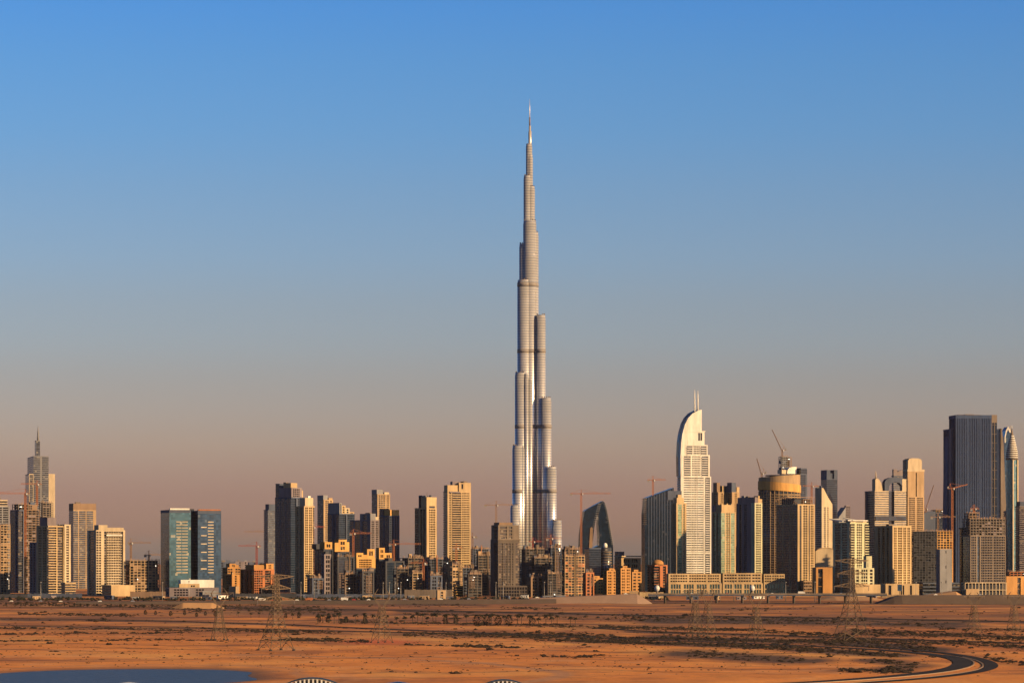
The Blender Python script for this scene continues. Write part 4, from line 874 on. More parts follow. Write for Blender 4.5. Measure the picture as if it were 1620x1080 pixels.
# dark half-built row between the ivory tower and the supertall
for nm, lab, x0, xm, x1, D, yt, kw in (
    ('half_built_block', 'unfinished brown block with pale curved balconies below the slatted cream tower', 632, 646, 668, 4450, 882, dict(wall='conc', infill=.3, fillm='dark', colm='concdark', colw=9)),
    ('half_built_block', 'black netted block between the slatted cream tower and the ivory tower', 664, 676, 706, 4400, 884, dict(wall='slate', infill=.9, fillm='black')),
    ('half_built_block', 'thin brown concrete shaft rising beside the black netted block', 702, 706, 712, 4380, 886, dict(wall='brown', infill=.8, fillm='brown')),
    ('half_built_block', 'half clad frame with yellow lower floors at the foot of the ivory tower', 710, 716, 731, 4300, 893, dict(wall='tan', infill=.5, fillm='tan')),
    ('half_built_block', 'dark frame with bright workers lamps under the ivory tower', 725, 733, 758, 4450, 898, dict(wall='slate', infill=.4, fillm='dark')),
    ('half_built_block', 'bare grid frame open to the sky behind the stepped concrete floors', 745, 749, 776, 4800, 868, dict(wall='slate', infill=.1, fillm='dark', colw=4)),
    ('half_built_block', 'frame with pale floor edges stepping up to the concrete twin-top tower', 750, 757, 778, 4380, 878, dict(wall='conc', infill=.3, fillm='dark', colm='concdark', colw=9)),
    ('half_built_block', 'wide black frame with a row of pale roof posts before the steel supertall', 822, 832, 866, 4500, 868, dict(wall='concdark', infill=.35, fillm='dark')),
    ('half_built_block', 'lower frame with pale slab edges stepped in front of the wide black one', 836, 846, 873, 4330, 882, dict(wall='conc', infill=.3, fillm='dark', colm='concdark', colw=9)),
    ('half_built_block', 'dark netted shaft between the two half built frames', 862, 872, 888, 4420, 866, dict(wall='slate', infill=.95, fillm='black')),
    ('half_built_block', 'sunlit brown concrete frame with open floors facing the blade shaped tower', 885, 894, 925, 4300, 879, dict(wall='tan', infill=.35, fillm='rust')),
    ('half_built_block', 'dark upper frame set back behind the sunlit brown one', 884, 894, 917, 4450, 868, dict(wall='brown', infill=.3, fillm='dark'))):
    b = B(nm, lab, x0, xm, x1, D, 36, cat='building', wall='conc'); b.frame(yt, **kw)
    b.roof(yt - 1, 1, hmax=3, mat='conc'); b.clutter(yt, 2)
for lab, x0, xm, x1, D, yt, wl, fr in (
    ('low slate block with a stepped roof between the ivory strip tower and the sun tinted roofs', 486, 494, 512, 4240, 914, 'slate', 0),
    ('low brown frame in front of the plain dark glass block', 540, 546, 566, 4230, 908, 'brown', 1),
    ('low dark block with pale pilasters below the long sun tinted crown', 566, 573, 592, 4220, 903, 'dark', 0),
    ('low concrete frame at the end of the sun tinted row beside the turquoise corner', 622, 628, 646, 4240, 899, 'concdark', 1),
    ('low tan frame with open floors before the pale curved balconies block', 648, 653, 668, 4230, 906, 'tan', 1),
    ('low slate block below the rust crane and the black netted block', 674, 681, 700, 4220, 910, 'slate', 0),
    ('low concrete frame beside the yellow stepped site building', 734, 741, 762, 4220, 908, 'concdark', 1),
    ('low brown block tucked beside the concrete grid podium', 834, 840, 860, 4200, 912, 'brown', 0),
    ('low dark frame with many posts below the dark netted shaft', 860, 867, 888, 4190, 907, 'concdark', 1),
    ('low rust block beside the sunlit brown concrete frame', 922, 927, 940, 4260, 905, 'rust', 0)):
    b = B('low_site_block', lab, x0, xm, x1, D, 36, cat='building', wall=wl)
    if fr: b.frame(yt, wall=wl, infill=.35, fillm='dark', colw=7)
    else: P(b, 'p.3 w1 p.4 d.7 p.3', 'g1 p.3 w1', yt, fh=4.5, wall=wl)
    b.clutter(yt, 1, hoist=False)
b = B('yellow_site_office', 'small yellow stepped site building at the foot of the half clad frame', 716, 720, 733, 4230, 30, cat='building', wall='gold')
P(b, 'r1', 'r1', 926, fh=3); P(b, 'r1', 'r1', 918, 926.2, x=(.2, .6), y=(.1, .7), wall='cream'); 
b = B('site_hut', 'cream site hut on the highway verge with a flat roof', 690, 692, 706, 3900, 20, cat='hut', wall='tan')
P(b, 'p.5 w.6 p.5', 'p1', 933, fh=4)

b = B('concrete_twin_top_tower', 'bare concrete tower with a narrower top and tall pale piers', 776, 788, 822, 4300, 28, wall='conc', glass='dk')
P(b, 'p.15 r1.1 p.12 r1 p.2 r.6 p.4 r.3 p.6 r1', 'w1 p1', 853, wall='concdark', sp=.28, par=5); P(b, 'p.3 r1 p.3 r.5 p1', 'w1 p.6', 830, 853.2, px=(788, 821), y=(0, .9), wall='conc', sp=.28, fh=4.5); b.pxbox('roof_ledge', W['conc'], 787, 822.5, 852, 854, -1.2, -.02)
P(b, 'p1', 'p1', 826, 830.2, px=(791, 812), y=(.1, .8), wall='brown'); b.roof(830, 2)
b = B('lattice_podium', 'concrete grid podium beneath the bare twin-top tower', 784, 788, 834, 4180, 14, cat='building', wall='conc')
P(b, 'w1', 'w1', 926, sp=.25, fh=4.5, wall='concdark')

# ------------------------------------------------------------------ the stepped steel supertall
D = 5352.0; s_ = D / F
m, nt, n, l, p = newmat('steel_and_glass_floors')
tc = n.new('ShaderNodeTexCoord'); sx = n.new('ShaderNodeSeparateXYZ'); l.new(tc.outputs['Object'], sx.inputs[0])
dv = n.new('ShaderNodeMath'); dv.operation = 'DIVIDE'; dv.inputs[1].default_value = 4.4; l.new(sx.outputs['Z'], dv.inputs[0])
fr = n.new('ShaderNodeMath'); fr.operation = 'FRACT'; l.new(dv.outputs[0], fr.inputs[0])
lt = n.new('ShaderNodeMath'); lt.operation = 'LESS_THAN'; lt.inputs[1].default_value = .45; l.new(fr.outputs[0], lt.inputs[0])
nz = n.new('ShaderNodeTexNoise'); nz.inputs['Scale'].default_value = .05; nz.inputs['Detail'].default_value = 5; l.new(tc.outputs['Object'], nz.inputs['Vector'])
mx = n.new('ShaderNodeMix'); mx.data_type = 'RGBA'; mx.inputs['A'].default_value = (.58, .60, .635, 1); mx.inputs['B'].default_value = (.87, .83, .765, 1)
l.new(lt.outputs[0], mx.inputs['Factor'])
sc2 = n.new('ShaderNodeMapRange'); sc2.inputs['To Min'].default_value = .8; sc2.inputs['To Max'].default_value = 1.2; l.new(nz.outputs['Fac'], sc2.inputs['Value'])
vm = n.new('ShaderNodeVectorMath'); vm.operation = 'SCALE'; l.new(mx.outputs['Result'], vm.inputs[0]); l.new(sc2.outputs[0], vm.inputs['Scale'])
l.new(vm.outputs[0], p.inputs['Base Color']); p.inputs['Metallic'].default_value = .5
rg = n.new('ShaderNodeMapRange'); rg.inputs['To Min'].default_value = .30; rg.inputs['To Max'].default_value = .36; l.new(lt.outputs[0], rg.inputs['Value']); l.new(rg.outputs[0], p.inputs['Roughness'])
M_burj = m
M_band = wall_mat('mechanical_louvre', (.30, .27, .25), .6, .15, .2)
M_spire = plain('spire_steel', (.75, .68, .58), .35, .4)
root = tag(empty('supertall_tower', (wx(838, D), D, 0)), 'supertall steel tower of stepped round tubes ending in a needle spire', 'skyscraper')
def zb(py): return wz(py, D)
tubes = []   # centre px, radius px, top px, metres towards the viewer
for c, r, t in ((815, 7.6, 799), (820, 9.5, 705), (824.3, 9.7, 590), (829.5, 11.1, 443.6)): tubes.append((c, r, t, .85 * (838 - c) * s_))
tubes += [(830, 8.6, 386, 2), (838, 10.4, 350, 6), (838.5, 11.5, 403, 5), (834.5, 6.2, 278, 2), (837, 5.0, 227.6, 0)]
for c, r, t in ((881, 7.2, 823), (872, 8.1, 739), (864.2, 8, 630), (855.4, 7.6, 499)): tubes.append((c, r, t, .8 * (c - 840) * s_))
tubes += [(845.2, 6.8, 367.7, 2), (840, 6.3, 295.5, 1), (839, 4.0, 245, 2)]
tubes += [(826.6, 3.4, 706, 21), (832.8, 3.4, 592, 20), (839, 3.3, 600, 17.5), (854, 2.4, 640, 13), (863, 2.2, 745, 22), (846.5, 9.5, 520, 3)]
bands = (451, 556, 675, 777)
for c, r, t, dy in tubes:
    m = MB(); x = (c - 838) * s_; R = r * s_
    zt = zb(t)
    m.lathe(x, -dy, [(R, 0), (R, zt - 5), (R - .5, zt - 5), (R - .5, zt - .6), (R - 1.1, zt)], 36 if r > 5 else 20)
    o = m.build('tower_tube', M_burj, root)
    for q in bands:
        if q > t + 6 and r > 3.5:
            k = MB(); k.lathe(x, -dy, [(R + .25, zb(q + 3)), (R + .25, zb(q - 3))], 36); k.build('mechanical_band', M_band, root)
    if r > 5 and t > 240:
        k = MB()
        for a in range(0, 360, 30):
            if rnd.random() < .6: k.box(x + (R - 1.6) * math.cos(R_(a)) - .7, x + (R - 1.6) * math.cos(R_(a)) + .7, -dy + (R - 1.6) * math.sin(R_(a)) - .7, -dy + (R - 1.6) * math.sin(R_(a)) + .7, zt - .5, zt + 2.2)
        if k.v: k.build('rooftop_unit', W['conc'], root)
k = MB(); k.box(-10 * s_ * .6, 8, -8, 18, 0, zb(640)); k.build('inner_core', M_burj, root)
k = MB()
for c, q0, q1, dy in ((846.5, 455, 860, 12.6), (850.3, 520, 860, 12.2)):
    nn = int((zb(q0) - zb(q1)) / 6.6)
    for j in range(nn): zz = zb(q1) + 6.6 * j; k.box((c - 838) * s_ - 1.1, (c - 838) * s_ + 1.1, -dy - 1.2, -dy + 2, zz, zz + 2.2)
k.build('balcony_bay', M_spire, root)
k = MB(); k.lathe(.3 * s_, -1, [(2.5 * s_, zb(247)), (2.45 * s_, zb(209)), (1.6 * s_, zb(208.5)), (1.6 * s_, zb(200)), (1.0 * s_, zb(199.5))], 16)
k.lathe(1.2 * s_, -1.6, [(1.7 * s_, zb(247)), (1.6 * s_, zb(208)), (.2, zb(207.5))], 12); k.build('spire_base', M_spire, root)
k = MB(); k.lathe(0, -1, [(1.05 * s_, zb(200)), (.95 * s_, zb(186)), (.6 * s_, zb(185.5)), (.5 * s_, zb(172)), (.16, zb(156.5))], 10); k.build('spire', M_spire, root)
k = MB(); k.lathe(0, -1, [(1.15 * s_, zb(199)), (1.15 * s_, zb(186))], 10); k.build('spire_collar', W['mauve'], root)
k = MB()
for c, r in ((838, 42), (815, 22), (881, 18)): k.lathe((c - 838) * s_, -6 + (838 - c) * .02, [(r * s_ * .95, 0), (r * s_ * .95, 9 + r * .03), (r * s_ * .85, 9.5 + r * .03)], 32)
k.build('podium', W['conc'], root)

# ------------------------------------------------------------------ blade tower with a hole, and neighbours
b = B('blade_tower', 'unfinished blue glass tower of two leaning blades around an open slot', 918, 919, 970, 5100, 8, dep=26, wall='slate', glass='blue')
b.poly('glass_blade', G['navy'], [(918.3, 945), (918.3, 862), (919, 845), (921.5, 826), (925, 808), (929, 804.5), (949.5, 794), (946.5, 806), (942.5, 822), (940, 836), (938.5, 850), (936.5, 866), (935, 945)], 0, 22)
b.poly('glass_blade', G['navy'], [(949.7, 793.6), (954, 792), (957, 795), (960, 806), (963.5, 824), (966.5, 842), (969, 856), (970, 866), (970, 945), (938.5, 945), (938.5, 866), (948, 862), (948.4, 850), (947.5, 838), (946.8, 828), (946.5, 806.5)], .5, 24)
m = MB()
for j in range(22):
    q = 797 + j * 3.0; xr = np.interp(q, [795, 806, 824, 842, 856, 866], [957, 960, 963.5, 966.5, 969, 970])
    m.box(b.rx(xr) - 2.5, b.rx(xr) + 2.2, -.3, 20, b.z(q), b.z(q) + .7)
    if q < 838: xl = np.interp(q, [794, 806, 822, 836], [949.5, 946.5, 942.5, 940]); m.box(b.rx(xl) - 3, b.rx(xl) + 2.5, -.4, 10, b.z(q) + .1, b.z(q) + .7)
m.build('floor_slab', W['grey'], b.root)
b.poly('lift_shaft', W['brown'], [(934.5, 945), (928, 945), (933.5, 835), (936, 833), (938, 836)], -1.2, -.1)
m = MB()
for pa, qa, pc, qc in ((925, 806, 949, 791.5), (949, 791.5, 956, 790)): m.bar((b.rx(pa), 2, b.z(qa)), (b.rx(pc), 2, b.z(qc)), .3)
m.build('maintenance_rail', M_crbrown, b.root)
b = B('striped_round_office', 'grey office with a horizontally striped rounded end under the blade tower', 930, 932, 970, 4700, 15, cat='building', dep=25, wall='grey', glass='grey')
P(b, 'g1', 'g1', 866, px=(932, 951), wall='slate', glass='navy')
m = MB(); X = b.rx(960.5); r = 9 * .94; zt = b.z(866)
for j in range(int(zt / 4)): m.lathe(X, r * .6, [(r, j * 4), (r, j * 4 + 1.6)], 24)
m.build('floor_band', W['conc'], b.root)
m = MB(); m.lathe(X, r * .6, [(r - .7, 0), (r - .7, zt), (r - 2, zt + .5)], 24); m.build('glazing', G['grey'], b.root)
m = MB(); m.lathe(b.rx(959), r * .6, [(3.2, zt), (3.2, zt + 4), (2.2, zt + 6.5), (.4, zt + 7.4)], 16); m.build('roof_drum', W['white'], b.root)
b = B('flat_canopy_office', 'low dark office under a wide cream roof canopy beyond the ochre flats', 972, 983, 1014, 5000, 30, cat='building', wall='cream', glass='dk')
P(b, 'p.3 w1 p.3 w1 p.5', 'g1', 882, wall='cream', fh=9); b.pxbox('roof_canopy', W['pale'], 982, 1013, 878.5, 880.5, -3, 20); P(b, 'p1', 'g1', 872, 882.2, px=(983, 992), y=(.4, .95), wall='slate')
for i, (x0, xm, x1, D_, yt, lab) in enumerate(((954, 960, 978, 4420, 902, 'ochre apartment house with square windows nearest the striped round office'),
    (974, 982, 998, 4380, 898, 'ochre apartment house with the tallest stepped gable in its row'),
    (993, 1000, 1015, 4420, 904, 'ochre apartment house at the end of its row by the dark blue tower'),
    (926, 934, 956, 4500, 914, 'low ochre house with dark arches beside the sunlit brown frame'))):
    b = B('ochre_apartment', lab, x0, xm, x1, D_, 34, cat='building', wall='ochre', glass='dk')
    P(b, 'p.3 w1 p.5 w1 p.3', 'w1 p.4', yt, fh=4.2, sp=.5); P(b, 'p.4 w.6 p.4', 'p1', yt - 3.5, yt + .2, x=(.25, .7), y=(.1, .8)); b.roof(yt, 3, mat='ochre', hmax=3)
b = B('rust_domed_building', 'dark block with a rust coloured domed roof room below the slanted blue tower', 1023, 1036, 1056, 4450, 40, cat='building', wall='rust', glass='dk')
P(b, 'd1 p.6 d.6 p.3', 'd1 p.5 d1', 893, wall='rust'); m = MB(); m.lathe(b.wR * .45, b.wL * .35, [(8.5, b.z(893)), (8.2, b.z(889)), (6, b.z(886.5)), (2.5, b.z(885)), (.3, b.z(884.7))], 20); m.build('roof_dome', W['ochre'], b.root)
b.roof(893, 2, mat='ochre')

b = B('slanted_blue_tower', 'broad dark blue glass tower with a slanted roof and scaffolded edge', 1020, 1021, 1080, 4900, 10, dep=30, wall='slate', glass='navy', fh=3.8)
b.poly('glazing', G['navy'], [(1020.4, 945), (1020.4, 812), (1023.2, 787), (1066, 771), (1066, 945)], 0, 26)
P(b, 'd1 p.3 d1 p.3', 'p1', 776, px=(1056, 1078), y=(-.05, .8), wall='slate', glass='dk', par=14)
m = MB()
for j in range(14): q = 789 + j * 3.1; m.box(b.rx(1020.5) - 2.5, b.rx(1023) , -.6, 14, b.z(q), b.z(q) + .6)
m.build('scaffold_deck', M_steel, b.root)
m = MB()
for q in np.linspace(1026, 1064, 10): m.box(b.rx(q), b.rx(q) + .8, -.35, .3, 0, b.z(np.interp(q, [1023.2, 1066], [787, 771])) - 1)
m.build('facade_rib', W['slate'], b.root)

b = B('turquoise_striped_tower', 'slim cream tower with one turquoise glass stripe beside the white sail tower', 1062, 1070, 1086, 4600, 34, wall='cream', glass='green')
P(b, 'p.4 g1 p.3 w.5 p.4', 'w1 p.3', 795, wall='cream'); P(b, 'p1', 'p1', 787, 795.2, x=(.1, .8), y=(.1, .8)); P(b, 'p1', 'p1', 782, 787.2, x=(.25, .6), y=(.2, .6))

# white sail tower
b = B('sail_crowned_tower', 'white balconied tower crowned by a curved sail and two masts', 1071, 1077, 1125, 4950, 18, wall='white', glass='grey', fh=3.6)
P(b, 'p.6 r1.3 W1.6 r1.2 p.3 b1 p.2', 'r1', 753, wall='white', sp=.55)
P(b, 'p.3 b1 p.15 W1.3 p.15 b1 p.2', 'r1', 719, 753.2, px=(1079, 1123), y=(.03, .9), wall='white', sp=.5)
P(b, 'p.3 b1 p.15 W1.1 p.15 b1 p.2', 'r1', 703, 719.2, px=(1084, 1120), y=(.06, .85), wall='white', sp=.5)
P(b, 'p2 w.9 p.4', 'p1', 682, 703.2, px=(1088.5, 1115), y=(.08, .8), wall='white', fh=16); b.pxbox('roof_slab', W['white'], 1087, 1116.5, 680.8, 682.3, 1.0, .8 * b.wL)
b.poly('sail_crown', W['white'], [(1077.3, 752.8), (1077, 722), (1078, 700), (1080, 686), (1084, 671), (1089, 661), (1096, 653.5), (1106, 648), (1110.5, 647.5), (1110.5, 683), (1088.4, 683), (1088, 703), (1083.8, 703), (1083.6, 720), (1078.9, 720), (1078.6, 752.8)], .9, 10.5)
b.poly('sail_shade', G['navy'], [(1077.3, 752.8), (1076.8, 722), (1077.8, 699), (1079.8, 685), (1083.8, 670), (1088.8, 660), (1095.8, 652.5), (1105, 647.6), (1109.5, 647.6), (1109.5, 684), (1084, 720), (1078.6, 752.8)], 10.6, 20)  # added navy layer, stands in for the shaded edge of the white sail
for q, t in ((1101.2, 616), (1106.2, 617)):
    m = MB(); m.lathe(b.rx(q), 6, [(1.1, b.z(660)), (1.0, b.z(632)), (.35, b.z(t))], 8); m.build('mast', W['white'], b.root)
b.pxbox('base_band', W['white'], 1077, 1124.5, 873, 876, -1.6, -.2)

# pair behind and neighbours
b = B('twin_pinnacle_tower', 'brown pinnacled tower just visible behind the white sail tower', 1126, 1136, 1148, 5700, 40, wall='tan', glass='dk')
P(b, 'p1 w1 p1', 'd1 p.6', 778); P(b, 'p1', 'p1', 763, 778.2, x=(.1, .5), y=(.3, .9), wall='brown'); P(b, 'p1', 'p1', 768, 778.2, x=(.6, .95), y=(.05, .5), wall='cream')
b = B('twin_pinnacle_tower', 'brown pinnacled tower with a dark slanted shoulder behind the green striped pair', 1142, 1158, 1170, 5700, 40, wall='tan', glass='dk')
P(b, 'p1 w1 p1', 'd1 p.6 d1', 778); P(b, 'p1', 'p1', 763, 778.2, x=(.02, .6), y=(.05, .5), wall='slate'); P(b, 'p1', 'p1', 770, 778.2, x=(.65, 1), y=(.02, .5), wall='cream'); P(b, 'p1', 'p1', 768, 778.1, x=(.05, .6), y=(.52, .8), wall='slate')
b = B('green_striped_tower', 'cream tower with two green glass stripes and a square cream crown', 1126, 1141, 1164, 4650, 36, wall='cream', glass='green')
P(b, 'g1.1 p.25 w1.3 p.25 g1.1 p.35', 'p.3 d1 p.3 d1 p.4', 809, wall='cream'); P(b, 'p1', 'p1', 798, 809.2, x=(.03, .85), y=(.0, .6), wall='cream'); P(b, 'p1', 'p1', 798.5, 809.3, x=(0, .6), y=(.62, 1), wall='mauve')
for f in (.05, .4, .72): b.box('crown_finial', W['cream'], f * b.wR, f * b.wR + 2.5, 1, 3.5, b.z(798) - .5, b.z(796))
b = B('brown_faced_tower', 'brown grey tower with a bright yellow green window strip at its corner', 1165, 1194, 1206, 4700, 28, wall='cream', glass='green')
P(b, 'p.2 W1 p.25', 'p1', 795, wall='greencream', glass='green', y=(0, .2)); P(b, 'p1', 'p1.3 w1.2 p.8 d1 p.5 w.5', 795.3, wall='mauve', y=(.202, 1), glass='dk'); P(b, 'p1', 'p1', 786, 795.2, x=(.02, .4), y=(.0, .95), wall='mauve')
P(b, 'p1', 'p1', 789, 795.2, x=(.42, .98), y=(.0, .4), wall='cream'); P(b, 'p1', 'p1', 784, 789.2, x=(.5, .7), y=(.02, .25), wall='cream'); b.roof(786, 2, x=(.0, .4), y=(.1, .9))

# long arcade podium
b = B('arcaded_podium', 'long low cream arcade building at the feet of the white and green striped towers', 1056, 1058, 1250, 4400, 8, cat='building', dep=24, wall='cream', glass='dk')
for i, (pa, pc, yt) in enumerate(((1058, 1141, 907), (1144, 1206, 906), (1209, 1242, 907.5))):
    P(b, 'p.3 w3 p.25 w3 p.25 w2 p.3', 'p1', yt, 922.2, px=(pa, pc), y=(.1, .8), wall='cream', sp=.5, fh=4); P(b, 'p.2 w1 p.25 w1 p.25 w1 p.25 w1 p.2', 'p1', 922, px=(pa - .5, pc + 1), y=(0, .9), wall='cream', glass='green', fh=9, sp=.2, par=1.5)
P(b, 'p1', 'p1', 913, px=(1141.3, 1143.7), y=(.3, .8), wall='brown'); P(b, 'p1', 'p1', 914, px=(1206.6, 1208.7), y=(.3, .8), wall='brown')
P(b, 'p.3 w1 p.3', 'p1', 926, px=(1243.5, 1252), y=(.05, .6), wall='cream')

# round tower with the gold collar
D_ = 5050; s2 = D_ / F
root = tag(empty('gold_collared_round_tower', (wx(1236, D_), D_ + 35, 0)), 'round bronze tower with a wide gold collar and a crane on its roof', 'tower')
R0 = 33.5 * s2; z9 = lambda q: wz(q, D_)
m = MB()
for j in range(int(z9(777) / 3.8)): m.lathe(0, 0, [(R0, 3.8 * j), (R0, 3.8 * j + 1.7)], 40)
m.build('floor_band', W['tan'], root)
m = MB(); m.lathe(0, 0, [(R0 - .8, 0), (R0 - .8, z9(772))], 40); m.build('glazing', G['grey'], root)
m = MB()
for i in range(30):
    a = 2 * math.pi * i / 30; rr = R0 - .5; m.box(rr * math.cos(a) - .55, rr * math.cos(a) + .55, rr * math.sin(a) - .55, rr * math.sin(a) + .55, 0, z9(776))
m.build('pier', W['tan'], root)
for nm, pts, mt in (('gold_collar', (0.9, 0.9), 'gold'), ('upper_drum', (.5, .5), 'tan')):
    m = MB(); k = 48; lo = (lambda a: z9(776.5 + 2.5 * math.cos(a - .2))) if nm == 'gold_collar' else (lambda a: z9(766)); hi = (lambda a: z9(763.5 + 3.5 * math.cos(a - .2))) if nm == 'gold_collar' else (lambda a: z9(752 - 2.5 * math.cos(a)))
    rr = R0 + (.75 if nm == 'gold_collar' else -.4); vs = []
    for i in range(k):
        a = 2 * math.pi * i / k; vs += [(rr * math.cos(a), rr * math.sin(a), lo(a)), (rr * math.cos(a), rr * math.sin(a), hi(a))]
    m.add(vs, [(2 * i, 2 * ((i + 1) % k), 2 * ((i + 1) % k) + 1, 2 * i + 1) for i in range(k)] + [tuple(2 * i + 1 for i in range(k))]); m.build(nm, W[mt], root)
m = MB(); m.lathe(4, -3, [(R0 * .8, z9(752)), (R0 * .8, z9(750.5))], 30); m.build('roof_deck', W['slate'], root)
m = MB(); m.box(-R0 + 2, R0 - 4, -8, 8, 0, z9(800)); m.build('dark_core', W['slate'], root)
b = B('topping_out_tower', 'slim tower core still rising in scaffolding behind the gold collared one', 1232, 1237, 1246, 5600, 30, wall='slate', glass='dk')
b.frame(722, 746, x=(0, 1), wall='grey', infill=.5, fillm='slate', colw=4); P(b, 'd1', 'd1', 746, wall='slate'); b.frame(722.5, 746.1, px=(1246, 1252), wall='brown', infill=.1, jag=False)
b = B('pale_domed_tower', 'dark tower with a white rounded roof room behind the gold collared one', 1244, 1266, 1277, 5500, 35, wall='slate', glass='navy')
P(b, 'g1 p.3', 'g1', 749, wall='slate'); P(b, 'g1', 'g1', 740, 749.2, x=(.1, 1), y=(.0, .3), wall='slate', glass='navy'); b.poly('roof_vault', W['white'], [(1251, 749.2), (1252, 743), (1255, 739.5), (1260, 738), (1266, 738), (1266, 749.2)], 10, 22); b.pxbox('roof_room', W['pale'], 1244, 1251, 743, 749.2, 12, 24)

b = B('dark_curtain_tower', 'tower with a black glass side and a cream and turquoise sunny side under roof scaffolding', 1228, 1262, 1289, 4500, 34, wall='pale', glass='dk')
P(b, 'p.5 g.5 p.4 w1.2 p.3 g.3 p.2 w.8 p.3', 'g1 p.1 g1 p.1 g1', 797, wall='cream', glass='navy', y=(0, 1), fin=.3)
P(b, 'p1', 'g1', 788, 797.2, x=(.0, .4), y=(.15, .75), wall='dark', glass='navy'); b.frame(789, 797.3, x=(.45, 1), y=(.1, .8), wall='brown', infill=.2, colw=4, fh=3.6)
m = MB()
for i in range(12):
    t = i / 11; y = t * b.wL; z = b.z(797 - 12 * math.sin(math.pi * min(1, .25 + .75 * (1 - t))))
    m.bar((-.5, y, b.z(797)), (-.5, y, z), .3)
    if i: m.bar((-.5, y, z), (-.5, yp, zp), .35)
    yp, zp = y, z
m.bar((0, 0, b.z(786)), (b.wR, 0, b.z(786)), .3); m.bar((b.wR, 0, b.z(797)), (b.wR, 0, b.z(786)), .3); m.build('roof_scaffold', M_crbrown, b.root)
P(b, 'w1', 'd1', 918, px=(1263, 1292), y=(-.25, -.05), wall='brown', fh=4)
b = B('slant_topped_tower', 'cream tower with a steeply slanted top and two dark window slots', 1289, 1300, 1317, 5400, 34, wall='pale', glass='grey')
P(b, 'p.5 w.6 p.3 w.4 p1', 'r1', 800, wall='pale'); b.poly('slanted_top', W['pale'], [(1300, 800.1), (1300, 771), (1303, 772), (1310, 786), (1317, 797), (1317, 800.1)], .1, b.wL * .95); b.pxbox('roof_fin', W['slate'], 1301, 1302.5, 768, 775, 3, 9)
b = B('notched_tower', 'dark blue tower with a notched battlement top', 1305, 1308, 1325, 6000, 18, dep=28, wall='slate', glass='navy')
P(b, 'g1', 'g1', 757, wall='slate', fin=.6); P(b, 'p1', 'p1', 743, 757.2, x=(0, .33), wall='slate'); P(b, 'p1', 'p1', 743, 757.2, x=(.68, 1), wall='slate'); P(b, 'p1', 'p1', 748, 757.3, x=(.35, .66), y=(.1, .9), wall='slate')
# cream dome and ochre box
b = B('vaulted_hall', 'cream barrel vaulted hall showing a round gable above the ochre hall', 1289, 1290, 1338, 4535, 8, cat='building', dep=36, wall='ochre')
b.poly('gable_vault', W['pale'], [(1307 + 30.5 * math.cos(R_(q)), 896.5 - 30.5 * math.sin(R_(q))) for q in range(0, 121, 6)] + [(1290.2, 896.5 - 25.4), (1290.2, 896.5)], 0, 26); P(b, 'p1', 'p1', 896.7, px=(1290.2, 1337.5), y=(.01, .95), wall='ochre')
m = MB()
for q in range(0, 120, 6): m.bar((b.rx(1307 + 30.5 * math.cos(R_(q))), -.1, b.z(896.5 - 30.5 * math.sin(R_(q)))), (b.rx(1307 + 30.5 * math.cos(R_(q + 6))), -.1, b.z(896.5 - 30.5 * math.sin(R_(q + 6)))), .5)
m.build('vault_rim', W['tan'], b.root)
b = B('ochre_hall', 'ochre hall with a dark tall doorway below the cream vault', 1288, 1291, 1317, 4380, 12, cat='building', dep=18, wall='ochre')
P(b, 'p.3 d.7 p1.4', 'p1', 897, fh=14, wall='ochre')

b = B('yellow_balcony_tower', 'yellow cream tower with round balconies and thin wing canopies on its roof', 1318, 1345, 1376, 4400, 40, wall='greencream', glass='dk')
P(b, 'b.8 p.3 w1 p.4 b.7', 'p.3 r1 p.2 g1 p.3', 826, wall='greencream', px=(1345, 1374)); P(b, 'p.5 w.8 p.4', 'p1', 822, 826.2, px=(1346, 1371), y=(.0, .3), wall='pale', fh=10)
b.pxbox('roof_beam', W['white'], 1340, 1372, 822.2, 823.6, -1.8, -.2)
m = MB(); m.add([(-7, b.wL * 1.02, b.z(820)), (4, b.wL * .8, b.z(819.5)), (4, b.wL * .3, b.z(823.5)), (-5, b.wL * .3, b.z(823.5)), (-7, b.wL * 1.02, b.z(821.5)), (4, b.wL * .8, b.z(821)), (4, b.wL * .3, b.z(825)), (-5, b.wL * .3, b.z(825))], [(0, 1, 2, 3), (4, 7, 6, 5), (0, 4, 5, 1), (1, 5, 6, 2), (2, 6, 7, 3), (3, 7, 4, 0)]); m.build('wing_canopy', W['white'], b.root)
m = MB(); m.add([(-4, 10, b.z(818.5)), (3, 10, b.z(818.5)), (9, -3, b.z(822)), (2, -3, b.z(822)), (-4, 10, b.z(820)), (3, 10, b.z(820)), (9, -3, b.z(823.3)), (2, -3, b.z(823.3))], [(0, 1, 2, 3), (4, 7, 6, 5), (0, 4, 5, 1), (1, 5, 6, 2), (2, 6, 7, 3), (3, 7, 4, 0)]); m.build('wing_canopy', W['white'], b.root)
b = B('yellow_lattice_podium', 'yellow cream podium with a grid of deep windows under the balcony tower', 1349, 1352, 1383, 4290, 16, cat='building', dep=20, wall='greencream')
P(b, 'p.2 w.5 p.3 w1 p.3 w.5 p.2', 'w1', 898, fh=4.5, sp=.3); P(b, 'p1', 'p1', 879, 898.2, px=(1374, 1383), y=(.4, .9), wall='greencream')
b = B('blank_cream_wall_building', 'blank cream walled building beneath the yellow lattice podium', 1350, 1353, 1393, 4210, 14, cat='building', dep=18, wall='cream')
P(b, 'p1', 'p1', 924, wall='cream'); b.roof(924, 2, mat='cream', hmax=2)

